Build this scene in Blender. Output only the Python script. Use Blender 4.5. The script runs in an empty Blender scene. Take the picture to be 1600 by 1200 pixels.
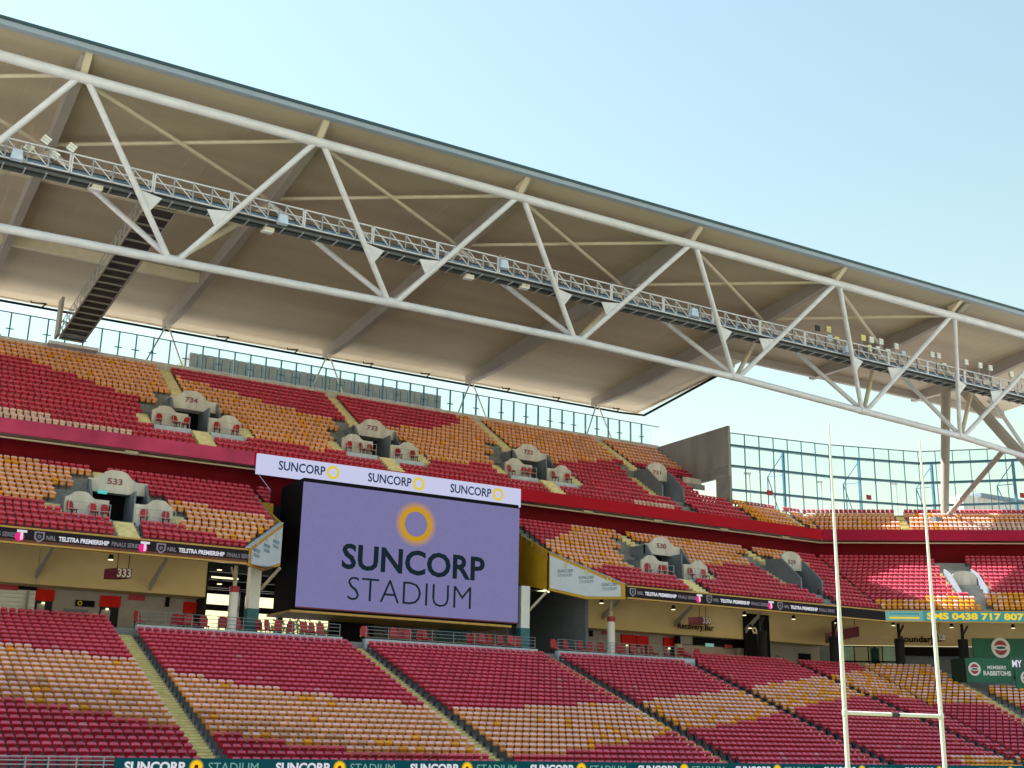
import bpy, math, random
import numpy as np
from mathutils import Vector, Matrix
random.seed(7); rng = np.random.default_rng(7)
scene = bpy.context.scene
col = scene.collection

# ------------------------------------------------------------------ camera
CAM = Vector((0.0, 0.0, 1.8))
FPX = 1890.0                                   # focal length in pixels of a 1600 px wide frame
def _axes():
    a = np.array([3350.0, 620.0]); dx = 130.0
    dy = (FPX * FPX + a[0] * dx) / a[1]
    X = np.array([a[0], -a[1], FPX]); X /= np.linalg.norm(X)
    Z = np.array([dx, dy, FPX]); Z /= np.linalg.norm(Z)
    Y = np.cross(Z, X)
    if Y[2] < 0: Y = -Y
    return np.array([X, Y, Z])
RW = _axes()
cd = bpy.data.cameras.new('camera'); cam = bpy.data.objects.new('camera', cd); col.objects.link(cam)
cd.sensor_width = 36.0; cd.lens = FPX / 1600 * 36; cd.clip_start = 0.1; cd.clip_end = 6000
r_, u_, b_ = RW[:, 0], RW[:, 1], -RW[:, 2]
cam.matrix_world = Matrix(((r_[0], u_[0], b_[0], CAM.x), (r_[1], u_[1], b_[1], CAM.y), (r_[2], u_[2], b_[2], CAM.z), (0, 0, 0, 1)))
scene.camera = cam
def at(px, py, Y):                              # photo pixel -> point of the stand at depth Y
    d = RW @ np.array([px - 800, 600 - py, FPX]); t = Y / d[1]
    return Vector((d[0] * t, d[1] * t, d[2] * t + CAM.z))

# ------------------------------------------------------------------ sky, sun, exposure
SUN_EL = math.radians(54); SUN_AZ = math.atan2(-0.53, 0.85)      # towards the sun: (-X, +Y), behind the stand
world = bpy.data.worlds.new('World'); scene.world = world; world.use_nodes = True
nt = world.node_tree; nt.nodes.clear()
sky = nt.nodes.new('ShaderNodeTexSky'); sky.sky_type = 'NISHITA'; sky.sun_disc = False
sky.sun_elevation = SUN_EL; sky.sun_rotation = SUN_AZ
sky.air_density = 2.2; sky.dust_density = 0.5; sky.ozone_density = 1.0; sky.altitude = 20
bg = nt.nodes.new('ShaderNodeBackground'); bg.inputs['Strength'].default_value = 0.058
wo = nt.nodes.new('ShaderNodeOutputWorld')
tn = nt.nodes.new('ShaderNodeVectorMath'); tn.operation = 'MULTIPLY'; tn.inputs[1].default_value = (0.99, 1.0, 0.92)
nt.links.new(sky.outputs[0], tn.inputs[0]); nt.links.new(tn.outputs[0], bg.inputs[0]); nt.links.new(bg.outputs[0], wo.inputs[0])
sd = bpy.data.lights.new('sun', 'SUN'); sd.energy = 5.0; sd.angle = math.radians(0.55); sd.color = (1.0, 0.95, 0.87)
sun = bpy.data.objects.new('sun', sd); col.objects.link(sun)
S = Vector((math.sin(SUN_AZ) * math.cos(SUN_EL), math.cos(SUN_AZ) * math.cos(SUN_EL), math.sin(SUN_EL)))
sun.rotation_euler = S.to_track_quat('Z', 'Y').to_euler(); sun.location = (-40, 60, 90)
scene.view_settings.view_transform = 'Standard'; scene.view_settings.look = 'None'
EXPO = 1.75
scene.view_settings.exposure = EXPO; scene.view_settings.gamma = 1.0; scene.view_settings.use_curve_mapping = False

# ------------------------------------------------------------------ materials
def lin(c): return tuple(((v / 255) / 12.92 if v <= 10 else (((v / 255) + 0.055) / 1.055) ** 2.4) for v in c)
MAT = {}
def mat(name, c, rough=0.6, var=0.12, scale=1.5, metal=0.0, spec=0.5, bump=0.0, bscale=20, tint=False, streak=None, coat=0.0):
    m = bpy.data.materials.new(name); m.use_nodes = True; t = m.node_tree; N = t.nodes; Lk = t.links
    p = N['Principled BSDF']; p.inputs['Roughness'].default_value = rough; p.inputs['Metallic'].default_value = metal
    p.inputs['Specular IOR Level'].default_value = spec
    if coat: p.inputs['Coat Weight'].default_value = coat
    tc = N.new('ShaderNodeTexCoord'); nz = N.new('ShaderNodeTexNoise'); nz.inputs['Scale'].default_value = scale; nz.inputs['Detail'].default_value = 6
    mp = N.new('ShaderNodeMapping')
    if streak: mp.inputs['Scale'].default_value = streak
    g = N.new('ShaderNodeNewGeometry')
    Lk.new(g.outputs['Position'], mp.inputs[0]); Lk.new(mp.outputs[0], nz.inputs['Vector'])
    mr = N.new('ShaderNodeMapRange'); mr.inputs[1].default_value = 0.25; mr.inputs[2].default_value = 0.75
    mr.inputs[3].default_value = 1 - var; mr.inputs[4].default_value = 1 + var
    Lk.new(nz.outputs['Fac'], mr.inputs[0]); val = mr.outputs[0]
    if tint:
        at_ = N.new('ShaderNodeAttribute'); at_.attribute_name = 'tint'; oi = N.new('ShaderNodeObjectInfo')
        a1 = N.new('ShaderNodeMath'); a1.operation = 'ADD'; Lk.new(at_.outputs['Fac'], a1.inputs[0]); Lk.new(oi.outputs['Random'], a1.inputs[1])
        m1 = N.new('ShaderNodeMapRange'); m1.inputs[1].default_value = 0; m1.inputs[2].default_value = 1.4; m1.inputs[3].default_value = 0.74; m1.inputs[4].default_value = 1.26
        Lk.new(a1.outputs[0], m1.inputs[0]); a2 = N.new('ShaderNodeMath'); a2.operation = 'MULTIPLY'
        Lk.new(val, a2.inputs[0]); Lk.new(m1.outputs[0], a2.inputs[1]); val = a2.outputs[0]
    vm = N.new('ShaderNodeVectorMath'); vm.operation = 'SCALE'; vm.inputs[0].default_value = c[:3]
    Lk.new(val, vm.inputs['Scale']); Lk.new(vm.outputs[0], p.inputs['Base Color'])
    if bump:
        n2 = N.new('ShaderNodeTexNoise'); n2.inputs['Scale'].default_value = bscale; n2.inputs['Detail'].default_value = 4
        Lk.new(g.outputs['Position'], n2.inputs['Vector']); b = N.new('ShaderNodeBump'); b.inputs['Strength'].default_value = bump; b.inputs['Distance'].default_value = 0.05
        Lk.new(n2.outputs['Fac'], b.inputs['Height']); Lk.new(b.outputs[0], p.inputs['Normal'])
    MAT[name] = m; return m
def emit(name, srgb, k=1.0):
    m = bpy.data.materials.new(name); m.use_nodes = True; p = m.node_tree.nodes['Principled BSDF']
    c = lin(srgb); p.inputs['Base Color'].default_value = (0.008, 0.008, 0.008, 1); p.inputs['Roughness'].default_value = 0.8; p.inputs['Specular IOR Level'].default_value = 0.1
    p.inputs['Emission Color'].default_value = (*c, 1); p.inputs['Emission Strength'].default_value = k / (2 ** EXPO)
    MAT[name] = m; return m
SEAT = dict(rough=0.33, var=0.10, scale=0.5, tint=True, spec=0.55)
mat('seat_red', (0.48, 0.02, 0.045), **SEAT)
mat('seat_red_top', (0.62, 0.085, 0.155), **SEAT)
mat('seat_orange_top', (0.76, 0.46, 0.47), **SEAT)  # faded top, with lilac sky light mixed into the colour
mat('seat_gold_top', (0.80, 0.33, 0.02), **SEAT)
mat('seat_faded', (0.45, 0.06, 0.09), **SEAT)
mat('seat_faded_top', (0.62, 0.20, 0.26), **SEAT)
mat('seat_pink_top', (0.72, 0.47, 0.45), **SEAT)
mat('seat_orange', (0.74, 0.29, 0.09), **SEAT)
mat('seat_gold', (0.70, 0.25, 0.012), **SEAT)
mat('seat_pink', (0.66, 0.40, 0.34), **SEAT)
mat('bracket', (0.05, 0.06, 0.08), rough=0.5)
mat('chair_red', (0.45, 0.012, 0.02), rough=0.35, tint=True)
mat('concrete', (0.27, 0.27, 0.27), rough=0.85, var=0.25, scale=0.9, bump=0.3, bscale=12)
mat('concrete_warm', (0.60, 0.55, 0.50), rough=0.85, var=0.22, scale=1.2, streak=(1.6, 1.6, 0.4), bump=0.2)
mat('concrete_blue', (0.52, 0.58, 0.68), rough=0.8, var=0.15)
mat('concrete_dark', (0.31, 0.30, 0.31), rough=0.85, var=0.3, scale=0.5, streak=(1, 1, 0.25))
mat('step_yellow', (0.76, 0.65, 0.35), rough=0.8, var=0.2, scale=2.5)
mat('step_nose', (0.62, 0.42, 0.10), rough=0.7)
mat('white_steel', (0.66, 0.66, 0.72), rough=0.42, var=0.12, scale=0.9, streak=(1, 1, 2.5))
mat('cream_steel', (0.62, 0.55, 0.42), rough=0.5, var=0.08)
mat('grey_steel', (0.42, 0.43, 0.45), rough=0.45, var=0.1)
mat('dark_steel', (0.035, 0.037, 0.042), rough=0.5, var=0.2)
mat('mullion', (0.05, 0.17, 0.27), rough=0.4)  # blue lens flare on backlit steel, put into the base colour
mat('rafter', (0.33, 0.30, 0.27), rough=0.6, var=0.1, scale=0.4)
mat('soffit', (0.46, 0.39, 0.29), rough=0.7, var=0.16, scale=0.35, streak=(0.12, 1.0, 1.0), bump=0.15, bscale=6)
def ribs(name):
    t = MAT[name].node_tree; N = t.nodes; p = N['Principled BSDF']; g = N.new('ShaderNodeNewGeometry'); sx = N.new('ShaderNodeSeparateXYZ'); t.links.new(g.outputs['Position'], sx.inputs[0])
    a = N.new('ShaderNodeMath'); a.operation = 'MULTIPLY'; a.inputs[1].default_value = 1 / 1.2; t.links.new(sx.outputs[0], a.inputs[0]); f = N.new('ShaderNodeMath'); f.operation = 'FRACT'; t.links.new(a.outputs[0], f.inputs[0])
    r = N.new('ShaderNodeValToRGB'); e = r.color_ramp.elements; e[0].position = 0.0; e[0].color = (0, 0, 0, 1); e[1].position = 0.09; e[1].color = (1, 1, 1, 1); t.links.new(f.outputs[0], r.inputs[0])
    b = N.new('ShaderNodeBump'); b.inputs['Strength'].default_value = 0.25; b.inputs['Distance'].default_value = 0.05; t.links.new(r.outputs[0], b.inputs['Height'])
    old = p.inputs['Normal'].links[0].from_node if p.inputs['Normal'].links else None
    if old: t.links.new(old.outputs[0], b.inputs['Normal'])
    t.links.new(b.outputs[0], p.inputs['Normal'])
ribs('soffit')
mat('roof_top', (0.40, 0.46, 0.55), rough=0.4)
mat('roof_edge', (0.30, 0.36, 0.44), rough=0.35, var=0.06)
mat('roof_cap', (0.03, 0.07, 0.08), rough=0.4)
mat('fascia_red', (0.44, 0.004, 0.02), rough=0.6, spec=0.12, var=0.12, scale=0.4)
mat('fascia_crimson', (0.36, 0.010, 0.05), rough=0.6, spec=0.12, var=0.14, scale=0.4)
mat('fascia_pink', (0.50, 0.05, 0.135), rough=0.6, spec=0.15, var=0.35, scale=0.45)  # pinker than the other fascias, with strongly blotched tone
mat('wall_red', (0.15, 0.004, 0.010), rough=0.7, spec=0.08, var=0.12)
mat('beige', (0.64, 0.49, 0.25), rough=0.8, var=0.07, scale=0.6)
mat('grey_wall', (0.36, 0.33, 0.33), rough=0.8, var=0.1)
mat('slate_wall', (0.17, 0.20, 0.25), rough=0.7, var=0.15)
mat('pink_wall', (0.46, 0.36, 0.33), rough=0.7, var=0.06)
mat('door_red', (0.62, 0.012, 0.008), rough=0.6, spec=0.15)
mat('black', (0.006, 0.006, 0.008), rough=0.7, spec=0.1)
mat('charcoal', (0.02, 0.02, 0.024), rough=0.7, spec=0.2)
mat('yellow_paint', (0.62, 0.34, 0.015), rough=0.5, var=0.08)
mat('gold_trim', (0.55, 0.30, 0.05), rough=0.4)
mat('panel_white', (0.66, 0.72, 0.82), rough=0.4, var=0.04)
mat('header_white', (0.80, 0.80, 0.86), rough=0.4, var=0.03)
mat('logo_navy', (0.02, 0.07, 0.11), rough=0.5)
mat('logo_grey', (0.22, 0.34, 0.42), rough=0.5)
mat('logo_yellow', (0.75, 0.52, 0.02), rough=0.5)
mat('logo_yellow_pale', (0.72, 0.66, 0.35), rough=0.5)
mat('maroon', (0.16, 0.008, 0.035), rough=0.5)
mat('number_plum', (0.26, 0.05, 0.11), rough=0.6)
mat('sign_red', (0.42, 0.02, 0.05), rough=0.5)
mat('white_paint', (0.80, 0.80, 0.80), rough=0.4, var=0.04)
mat('post_paint', (0.84, 0.81, 0.72), rough=0.35, var=0.03)
mat('pad_black', (0.03, 0.03, 0.03), rough=0.6)
mat('board_green', (0.004, 0.085, 0.085), rough=0.35)
mat('banner_green', (0.012, 0.13, 0.075), rough=0.6, var=0.2, scale=0.6)
mat('banner_dark', (0.006, 0.035, 0.022), rough=0.6)
mat('teal_paint', (0.02, 0.14, 0.18), rough=0.5)
mat('louvre', (0.20, 0.20, 0.19), rough=0.6, var=0.15)
mat('bark', (0.09, 0.06, 0.04), rough=0.9)
mat('leaf', (0.11, 0.15, 0.025), rough=0.6, var=0.4, scale=2)
mat('blue_cable', (0.10, 0.17, 0.27), rough=0.5, var=0.3, scale=3)
mat('box_blue', (0.55, 0.66, 0.84), rough=0.4)
mat('lens', (0.80, 0.82, 0.78), rough=0.2)
mat('lens_yellow', (0.78, 0.74, 0.25), rough=0.25)
mat('walk_base', (0.10, 0.11, 0.125), rough=0.6)
mat('rail_grey', (0.26, 0.28, 0.31), rough=0.5)
mat('gang_slat', (0.24, 0.22, 0.18), rough=0.7)
mat('plaza', (0.36, 0.35, 0.33), rough=0.9, var=0.2, scale=0.3)
emit('header_led', (196, 200, 230)); emit('header_navy', (24, 52, 78)); emit('header_yellow', (222, 196, 70)); emit('led_black', (26, 22, 26)); emit('led_brown', (92, 58, 44)); emit('led_white', (215, 215, 225)); emit('led_grey', (120, 118, 124))
emit('led_magenta', (235, 30, 130)); emit('led_teal', (62, 140, 148)); emit('led_sage', (112, 160, 150)); emit('led_yellow', (240, 208, 40)); emit('led_blue', (40, 42, 120))
emit('led_green', (0, 66, 72)); emit('screen_text', (8, 30, 38)); emit('lamp_glow', (255, 240, 190), 1.6); emit('exit_glow', (80, 200, 190)); emit('led_amber', (232, 175, 25))
def glass(name, c, alpha):
    m = bpy.data.materials.new(name); m.use_nodes = True; t = m.node_tree; t.nodes.clear()
    o = t.nodes.new('ShaderNodeOutputMaterial'); mx = t.nodes.new('ShaderNodeMixShader'); tr = t.nodes.new('ShaderNodeBsdfTransparent'); gl = t.nodes.new('ShaderNodeBsdfGlossy')
    tr.inputs[0].default_value = (*c, 1); gl.inputs['Roughness'].default_value = 0.05; gl.inputs[0].default_value = (0.8, 0.9, 0.95, 1)
    fr = t.nodes.new('ShaderNodeFresnel'); fr.inputs[0].default_value = 1.25
    t.links.new(fr.outputs[0], mx.inputs[0]); t.links.new(tr.outputs[0], mx.inputs[1]); t.links.new(gl.outputs[0], mx.inputs[2]); t.links.new(mx.outputs[0], o.inputs[0])
    MAT[name] = m; return m
glass('glass', (0.95, 0.99, 0.99), 0.1)
mat('dark_glass', (0.012, 0.05, 0.05), rough=0.06, spec=0.9, var=0.6, scale=0.8)
mat('teal_glass', (0.02, 0.20, 0.22), rough=0.1, spec=0.8, var=0.5, scale=1.2)
# the LED wall: lavender with faint module squares
def screen_mat():
    m = emit('screen', (118, 114, 160)); t = m.node_tree; p = t.nodes['Principled BSDF']
    g = t.nodes.new('ShaderNodeNewGeometry'); br = t.nodes.new('ShaderNodeTexVoronoi'); br.distance = 'CHEBYCHEV'; br.inputs['Randomness'].default_value = 0.0
    mp = t.nodes.new('ShaderNodeMapping'); mp.inputs['Scale'].default_value = (1.1, 0, 1.1)
    t.links.new(g.outputs['Position'], mp.inputs[0]); t.links.new(mp.outputs[0], br.inputs['Vector'])
    mr = t.nodes.new('ShaderNodeMapRange'); mr.inputs[3].default_value = 0.97; mr.inputs[4].default_value = 1.03
    sp = t.nodes.new('ShaderNodeSeparateColor'); t.links.new(br.outputs['Color'], sp.inputs[0]); t.links.new(sp.outputs[0], mr.inputs[0])
    vm = t.nodes.new('ShaderNodeVectorMath'); vm.operation = 'SCALE'; vm.inputs[0].default_value = lin((118, 114, 160))
    t.links.new(mr.outputs[0], vm.inputs['Scale']); t.links.new(vm.outputs[0], p.inputs['Emission Color'])
screen_mat()
# the soft sun ring on the screen: radial print in the mesh's own coordinates
def ring_mat(name, r0, r1, bgc, fg, soft):
    m = emit(name, fg); t = m.node_tree; p = t.nodes['Principled BSDF']
    tc = t.nodes.new('ShaderNodeTexCoord'); ln = t.nodes.new('ShaderNodeVectorMath'); ln.operation = 'LENGTH'
    t.links.new(tc.outputs['Object'], ln.inputs[0]); cr = t.nodes.new('ShaderNodeValToRGB'); el = cr.color_ramp.elements
    mr = t.nodes.new('ShaderNodeMapRange'); mr.inputs[1].default_value = 0; mr.inputs[2].default_value = r1; t.links.new(ln.outputs['Value'], mr.inputs[0])
    el[0].position = r0 / r1 - 0.03; el[0].color = (*lin(bgc[0]), 1); el[1].position = 1.0; el[1].color = (*lin(bgc[1]), 1)
    e = el.new(r0 / r1); e.color = (*lin(fg), 1); e = el.new(r0 / r1 + (1 - r0 / r1) * soft); e.color = (*lin(fg), 1)
    t.links.new(mr.outputs[0], cr.inputs[0]); t.links.new(cr.outputs[0], p.inputs['Emission Color'])
ring_mat('ring_screen', 0.96, 1.72, ((118, 114, 160), (118, 114, 160)), (196, 146, 14), 0.28)
ring_mat('ring_board', 0.10, 0.34, ((90, 30, 10), (0, 66, 72)), (250, 200, 20), 0.5)
# pitch with mown stripes
def pitch_mat():
    m = mat('grass', (0.10, 0.125, 0.05), rough=0.9, var=0.35, scale=3)
pitch_mat()

# ------------------------------------------------------------------ building helpers
ORG = {}
class MB:
    def __init__(s): s.v = []; s.f = []; s.m = []; s.mats = []
    def mi(s, m):
        if m not in s.mats: s.mats.append(m)
        return s.mats.index(m)
    def face(s, pts, m):
        k = len(s.v); s.v += [tuple(p) for p in pts]; s.f.append(tuple(range(k, k + len(pts)))); s.m.append(s.mi(m))
    def box(s, a, b, m):
        x0, y0, z0 = min(a[0], b[0]), min(a[1], b[1]), min(a[2], b[2]); x1, y1, z1 = max(a[0], b[0]), max(a[1], b[1]), max(a[2], b[2])
        s.hexa([(x0, y0, z0), (x1, y0, z0), (x1, y1, z0), (x0, y1, z0), (x0, y0, z1), (x1, y0, z1), (x1, y1, z1), (x0, y1, z1)], m)
    def hexa(s, p, m):
        k = len(s.v); s.v += [tuple(q) for q in p]; i = s.mi(m)
        for f in ((0, 3, 2, 1), (4, 5, 6, 7), (0, 1, 5, 4), (1, 2, 6, 5), (2, 3, 7, 6), (3, 0, 4, 7)):
            s.f.append(tuple(k + j for j in f)); s.m.append(i)
    def bar(s, a, b, w, h, m, up=(0, 0, 1)):
        a = Vector(a); b = Vector(b); d = (b - a).normalized(); u = Vector(up)
        if abs(d.dot(u)) > 0.98: u = Vector((0, 1, 0))
        sd = d.cross(u).normalized() * (w / 2); up_ = sd.cross(d).normalized() * (h / 2)
        s.hexa([a - sd - up_, a + sd - up_, b + sd - up_, b - sd - up_, a - sd + up_, a + sd + up_, b + sd + up_, b - sd + up_], m)
    def tube(s, a, b, r, m, n=12, r2=None):
        a = Vector(a); b = Vector(b); d = (b - a).normalized(); q = d.to_track_quat('Z', 'Y'); r2 = r if r2 is None else r2
        k = len(s.v); i = s.mi(m)
        for P, rr in ((a, r), (b, r2)):
            for j in range(n):
                t = 2 * math.pi * j / n; s.v.append(tuple(P + q @ Vector((math.cos(t) * rr, math.sin(t) * rr, 0))))
        for j in range(n):
            s.f.append((k + j, k + (j + 1) % n, k + n + (j + 1) % n, k + n + j)); s.m.append(i)
        c = len(s.v); s.v += s.v[k:k + 2 * n]        # caps on vertices of their own, so smooth sides keep true normals
        s.f.append(tuple(c + j for j in reversed(range(n)))); s.f.append(tuple(c + n + j for j in range(n))); s.m += [i, i]
    def prism(s, pts, off, m):                      # outline extruded by the vector off
        off = Vector(off); n = len(pts); k = len(s.v); i = s.mi(m)
        s.v += [tuple(p) for p in pts] + [tuple(Vector(p) + off) for p in pts]
        s.f.append(tuple(k + j for j in range(n))); s.f.append(tuple(k + n + j for j in reversed(range(n)))); s.m += [i, i]
        for j in range(n):
            s.f.append((k + j, k + n + j, k + n + (j + 1) % n, k + (j + 1) % n)); s.m.append(i)
    def mesh(s, name, o=Vector((0, 0, 0)), smooth=False):
        me = bpy.data.meshes.new(name); me.from_pydata([(x - o[0], y - o[1], z - o[2]) for x, y, z in s.v], [], s.f)
        for m in s.mats: me.materials.append(MAT[m])
        me.polygons.foreach_set('material_index', s.m)
        if smooth: me.polygons.foreach_set('use_smooth', [len(f) == 4 for f in s.f])
        me.update(); return me
    def build(s, name, parent=None, loc=None, smooth=False):
        o = ORG[parent] if parent else (Vector(loc) if loc is not None else Vector((0, 0, 0)))
        ob = bpy.data.objects.new(name, s.mesh(name, o, smooth)); col.objects.link(ob); ORG[ob] = o
        if parent: ob.parent = parent
        else: ob.location = o
        return ob
def tag(o, label=None, cat=None, group=None, kind=None):
    if label: o['label'] = label
    if cat: o['category'] = cat
    if group: o['group'] = group
    if kind: o['kind'] = kind
    return o
def thing(name, loc, label, cat, group=None):
    o = bpy.data.objects.new(name, None); col.objects.link(o); o.location = loc; o.empty_display_size = 0.3
    ORG[o] = Vector(loc); return tag(o, label, cat, group)
def place(me, name, parent, loc, rot=0.0):          # a further object on shared mesh data
    ob = bpy.data.objects.new(name, me); col.objects.link(ob); o = ORG[parent] if parent else Vector((0, 0, 0))
    ob.location = Vector(loc) - o; ob.rotation_euler = (0, 0, rot); ORG[ob] = Vector(loc)
    if parent: ob.parent = parent
    return ob
def copy_tree(o, parent=None):
    c = o.copy(); col.objects.link(c); c.parent = parent
    for ch in list(o.children): copy_tree(ch, c)
    return c
FONT_CACHE = {}
def text(s, name, parent, loc, size, m, width=None, bold=0.0, rotz=0.0, align='CENTER', depth=0.01, rotx=90):
    """lettering standing upright, read from -Y; loc = middle of the baseline"""
    key = (s, size, bold, align)
    cu = bpy.data.curves.new('lettering', 'FONT'); cu.body = s; cu.size = size; cu.align_x = align; cu.offset = bold; cu.resolution_u = 3; cu.extrude = depth / 2
    tmp = bpy.data.objects.new('lettering', cu); me = bpy.data.meshes.new_from_object(tmp); bpy.data.objects.remove(tmp)
    n = len(me.vertices); co = np.empty(n * 3); me.vertices.foreach_get('co', co); co = co.reshape(-1, 3)
    if width and n: co[:, 0] *= width / max(1e-6, (co[:, 0].max() - co[:, 0].min()))
    a = Matrix.Rotation(rotz, 3, 'Z') @ Matrix.Rotation(math.radians(rotx), 3, 'X'); co = co @ np.array(a).T
    me.vertices.foreach_set('co', co.reshape(-1)); me.materials.clear(); me.materials.append(MAT[m]); me.update()
    ob = bpy.data.objects.new(name, me); col.objects.link(ob); o = ORG[parent] if parent else Vector((0, 0, 0))
    ob.location = Vector(loc) - o; ORG[ob] = Vector(loc)
    if parent: ob.parent = parent
    return ob
def ring(name, parent, c, r0, r1, m, n=28, t=0.02, rotz=0.0):
    b = MB(); q = Matrix.Rotation(rotz, 3, 'Z')
    P = lambda r, a, y: Vector(c) + q @ Vector((math.cos(a) * r, y, math.sin(a) * r))
    for j in range(n):
        a0 = 2 * math.pi * j / n; a1 = 2 * math.pi * (j + 1) / n
        b.face([P(r0, a0, -t), P(r0, a1, -t), P(r1, a1, -t), P(r1, a0, -t)][::-1], m); b.face([P(r1, a0, -t), P(r1, a1, -t), P(r1, a1, 0), P(r1, a0, 0)], m)
    return b.build(name, parent)
def disc(name, parent, c, r, m, n=40, t=0.01):       # its own origin at the centre, so radial prints work
    b = MB(); b.face([(math.cos(-2 * math.pi * j / n) * r, -t, math.sin(-2 * math.pi * j / n) * r) for j in range(n)][::-1], m)
    me = b.mesh(name); return place(me, name, parent, c)

# plan of the bowl: a straight end stand, then a corner facet turned by 36 degrees
TH = math.radians(36); UX = Vector((math.cos(TH), -math.sin(TH), 0)); NX = Vector((math.sin(TH), math.cos(TH), 0)); P0 = Vector((84.2, 84.3, 0)); TM = math.tan(TH / 2)
XMIN = -14.0; SMAX = 30.0
def xm(Y): return 84.2 + TM * (Y - 84.3)
def fac(Y, s, z=0.0): p = P0 + UX * s + NX * (Y - 84.3); return Vector((p.x, p.y, z))
def s0(Y): return -TM * (Y - 84.3)
def poly(Y, z, x0=XMIN, smax=SMAX): return [Vector((x0, Y, z)), Vector((xm(Y), Y, z)), fac(Y, smax, z)]
def strip(b, A, B, m):
    for i in range(len(A) - 1): b.face([A[i], A[i + 1], B[i + 1], B[i]], m)

def atF(px, py, Y):                             # photo pixel -> point on the corner facet at bowl depth Y
    d = Vector(RW @ np.array([px - 800, 600 - py, FPX])); k = (NX.dot(P0) + (Y - 84.3) - NX.dot(Vector((CAM.x, CAM.y, 0)))) / NX.dot(d)
    return CAM + d * k
# ------------------------------------------------------------------ ground
b = MB(); b.face([(-2500, -2500, -0.02), (2500, -2500, -0.02), (2500, 2500, -0.02), (-2500, 2500, -0.02)], 'plaza')
tag(b.build('ground'), kind='structure')
b = MB(); b.face([(-12, -70, 0.0), (92, -70, 0.0), (92, 54.0, 0.0), (-12, 54.0, 0.0)], 'grass')
tag(b.build('playing_field'), 'green mown grass playing field in front of the stand', kind='structure')

# ------------------------------------------------------------------ seat colours
def interp(pts, x): return float(np.interp(x, [p[0] for p in pts], [p[1] for p in pts]))
LOW_U = [(10.1, 18.9), (11.8, 19), (12, 17.8), (14.7, 17.9), (14.9, 16.9), (16.3, 16.8), (18, 14.6), (19.4, 13.5), (20.6, 12.7), (22.6, 11.7), (25.7, 10.5), (28.1, 9.5), (31.5, 8.9), (37.7, 8.6), (41.4, 9.6), (44.9, 10.4), (48, 10.6), (52.3, 12.8), (57.2, 14.6), (61.5, 16.3), (66.1, 18.6), (70.7, 20.6), (75.1, 22.4), (80.7, 25), (84, 28)]
LOW_L = [(9.3, 7.9), (10.5, 7.1), (11.9, 6.3), (13.9, 5.2), (15.2, 4.2), (16.8, 3.8), (19.8, 2.1), (22.7, 0.7), (25.5, -0.2), (31.2, -0.3), (32.6, -1), (37, -0.2), (40.1, 1.1), (44.9, 2.9), (48.4, 5), (52.2, 6.2), (56.8, 8.2), (60.8, 10.4), (65.2, 12.6), (70.3, 14.9), (75.8, 16.4), (79, 15.7), (82, 14.4), (100, 13)]
UP_U = [(8, 40), (24.0, 40), (24.2, 15.3), (27.5, 13.9), (31.6, 12), (36.8, 10), (41.1, 10.5), (44.1, 11.1), (47.4, 12), (49.6, 13.6), (51.8, 15.3), (52.2, 40), (80, 40)]
UP_L = [(8, 14), (12.7, 13.4), (14.5, 12), (16.3, 11), (17.7, 10), (19, 8.9), (20.7, 8), (24, 5), (28.1, 2.6), (33.2, 1.9), (43.5, 3.1), (47.3, 3.9), (55.6, 6.6), (61.4, 9), (67.3, 11.2), (74, 11.8), (76.5, 11)]
def gold(p): return 'seat_gold' if random.random() < p else 'seat_orange'
def low_colour(X, r, facet):
    if facet: return gold(0.22) if r > 14 else (gold(0.6) if r < 0.6 else 'seat_red')
    if r < 0.6 and X > 68: return gold(0.8) if r < 0 else gold(0.4)
    if interp(LOW_L, X) - 0.1 < r < interp(LOW_U, X):
        return gold(0.02 + 0.10 * (X > 40) + 0.15 * (X > 62) + 0.12 * (r < interp(LOW_L, X) + 1.5))
    return 'seat_faded' if random.random() < 0.006 else 'seat_red'
def mid_colour(X, r, s):
    if s is not None:
        return gold(0.6) if (r < 1 + max(0, s - 3) * 0.22 and s > 2) else 'seat_red'
    if X < 13.2: return gold(0.08) if r > 4.2 else 'seat_red'
    if X < 30:
        return gold(0.07) if interp([(17, 4), (20.7, 2.2), (24.6, 0), (30, -2)], X) < r < interp([(16, 13), (18.2, 12), (19.3, 8.6), (20, 7.8), (23.4, 7.0), (26.3, 6.3), (30, 5)], X) else 'seat_red'
    hi = interp([(48.6, 6.5), (51.5, 8.3), (52.6, 9.4), (55.2, 11.6), (56.4, 14.5), (80, 15)], X)
    lo = interp([(50, 3.6), (50.6, 2.4), (53.5, 2.9), (64.5, 6), (68.8, 7.1), (75.7, 9), (81.2, 9.3)], X)
    return gold(0.10) if (lo < r < hi and X < 81.0) else 'seat_red'
def up_colour(X, r):
    if X < 19 and r < interp([(10, 1.7), (13.3, 1.6), (13.5, 0.6), (18.6, 0.2), (19, -1)], X): return 'seat_pink'
    if 62.5 < X < 67.0 and r < 0.6: return 'seat_pink'
    return gold(0.06) if interp(UP_L, X) < r < interp(UP_U, X) else 'seat_red'
def corner_colour(x, r):
    if x < 78.5: return 'seat_gold'
    if r > 3.5: return 'seat_red'
    return gold(0.05) if x < 95 else ('seat_pink' if r < 1.5 else 'seat_orange')

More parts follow.
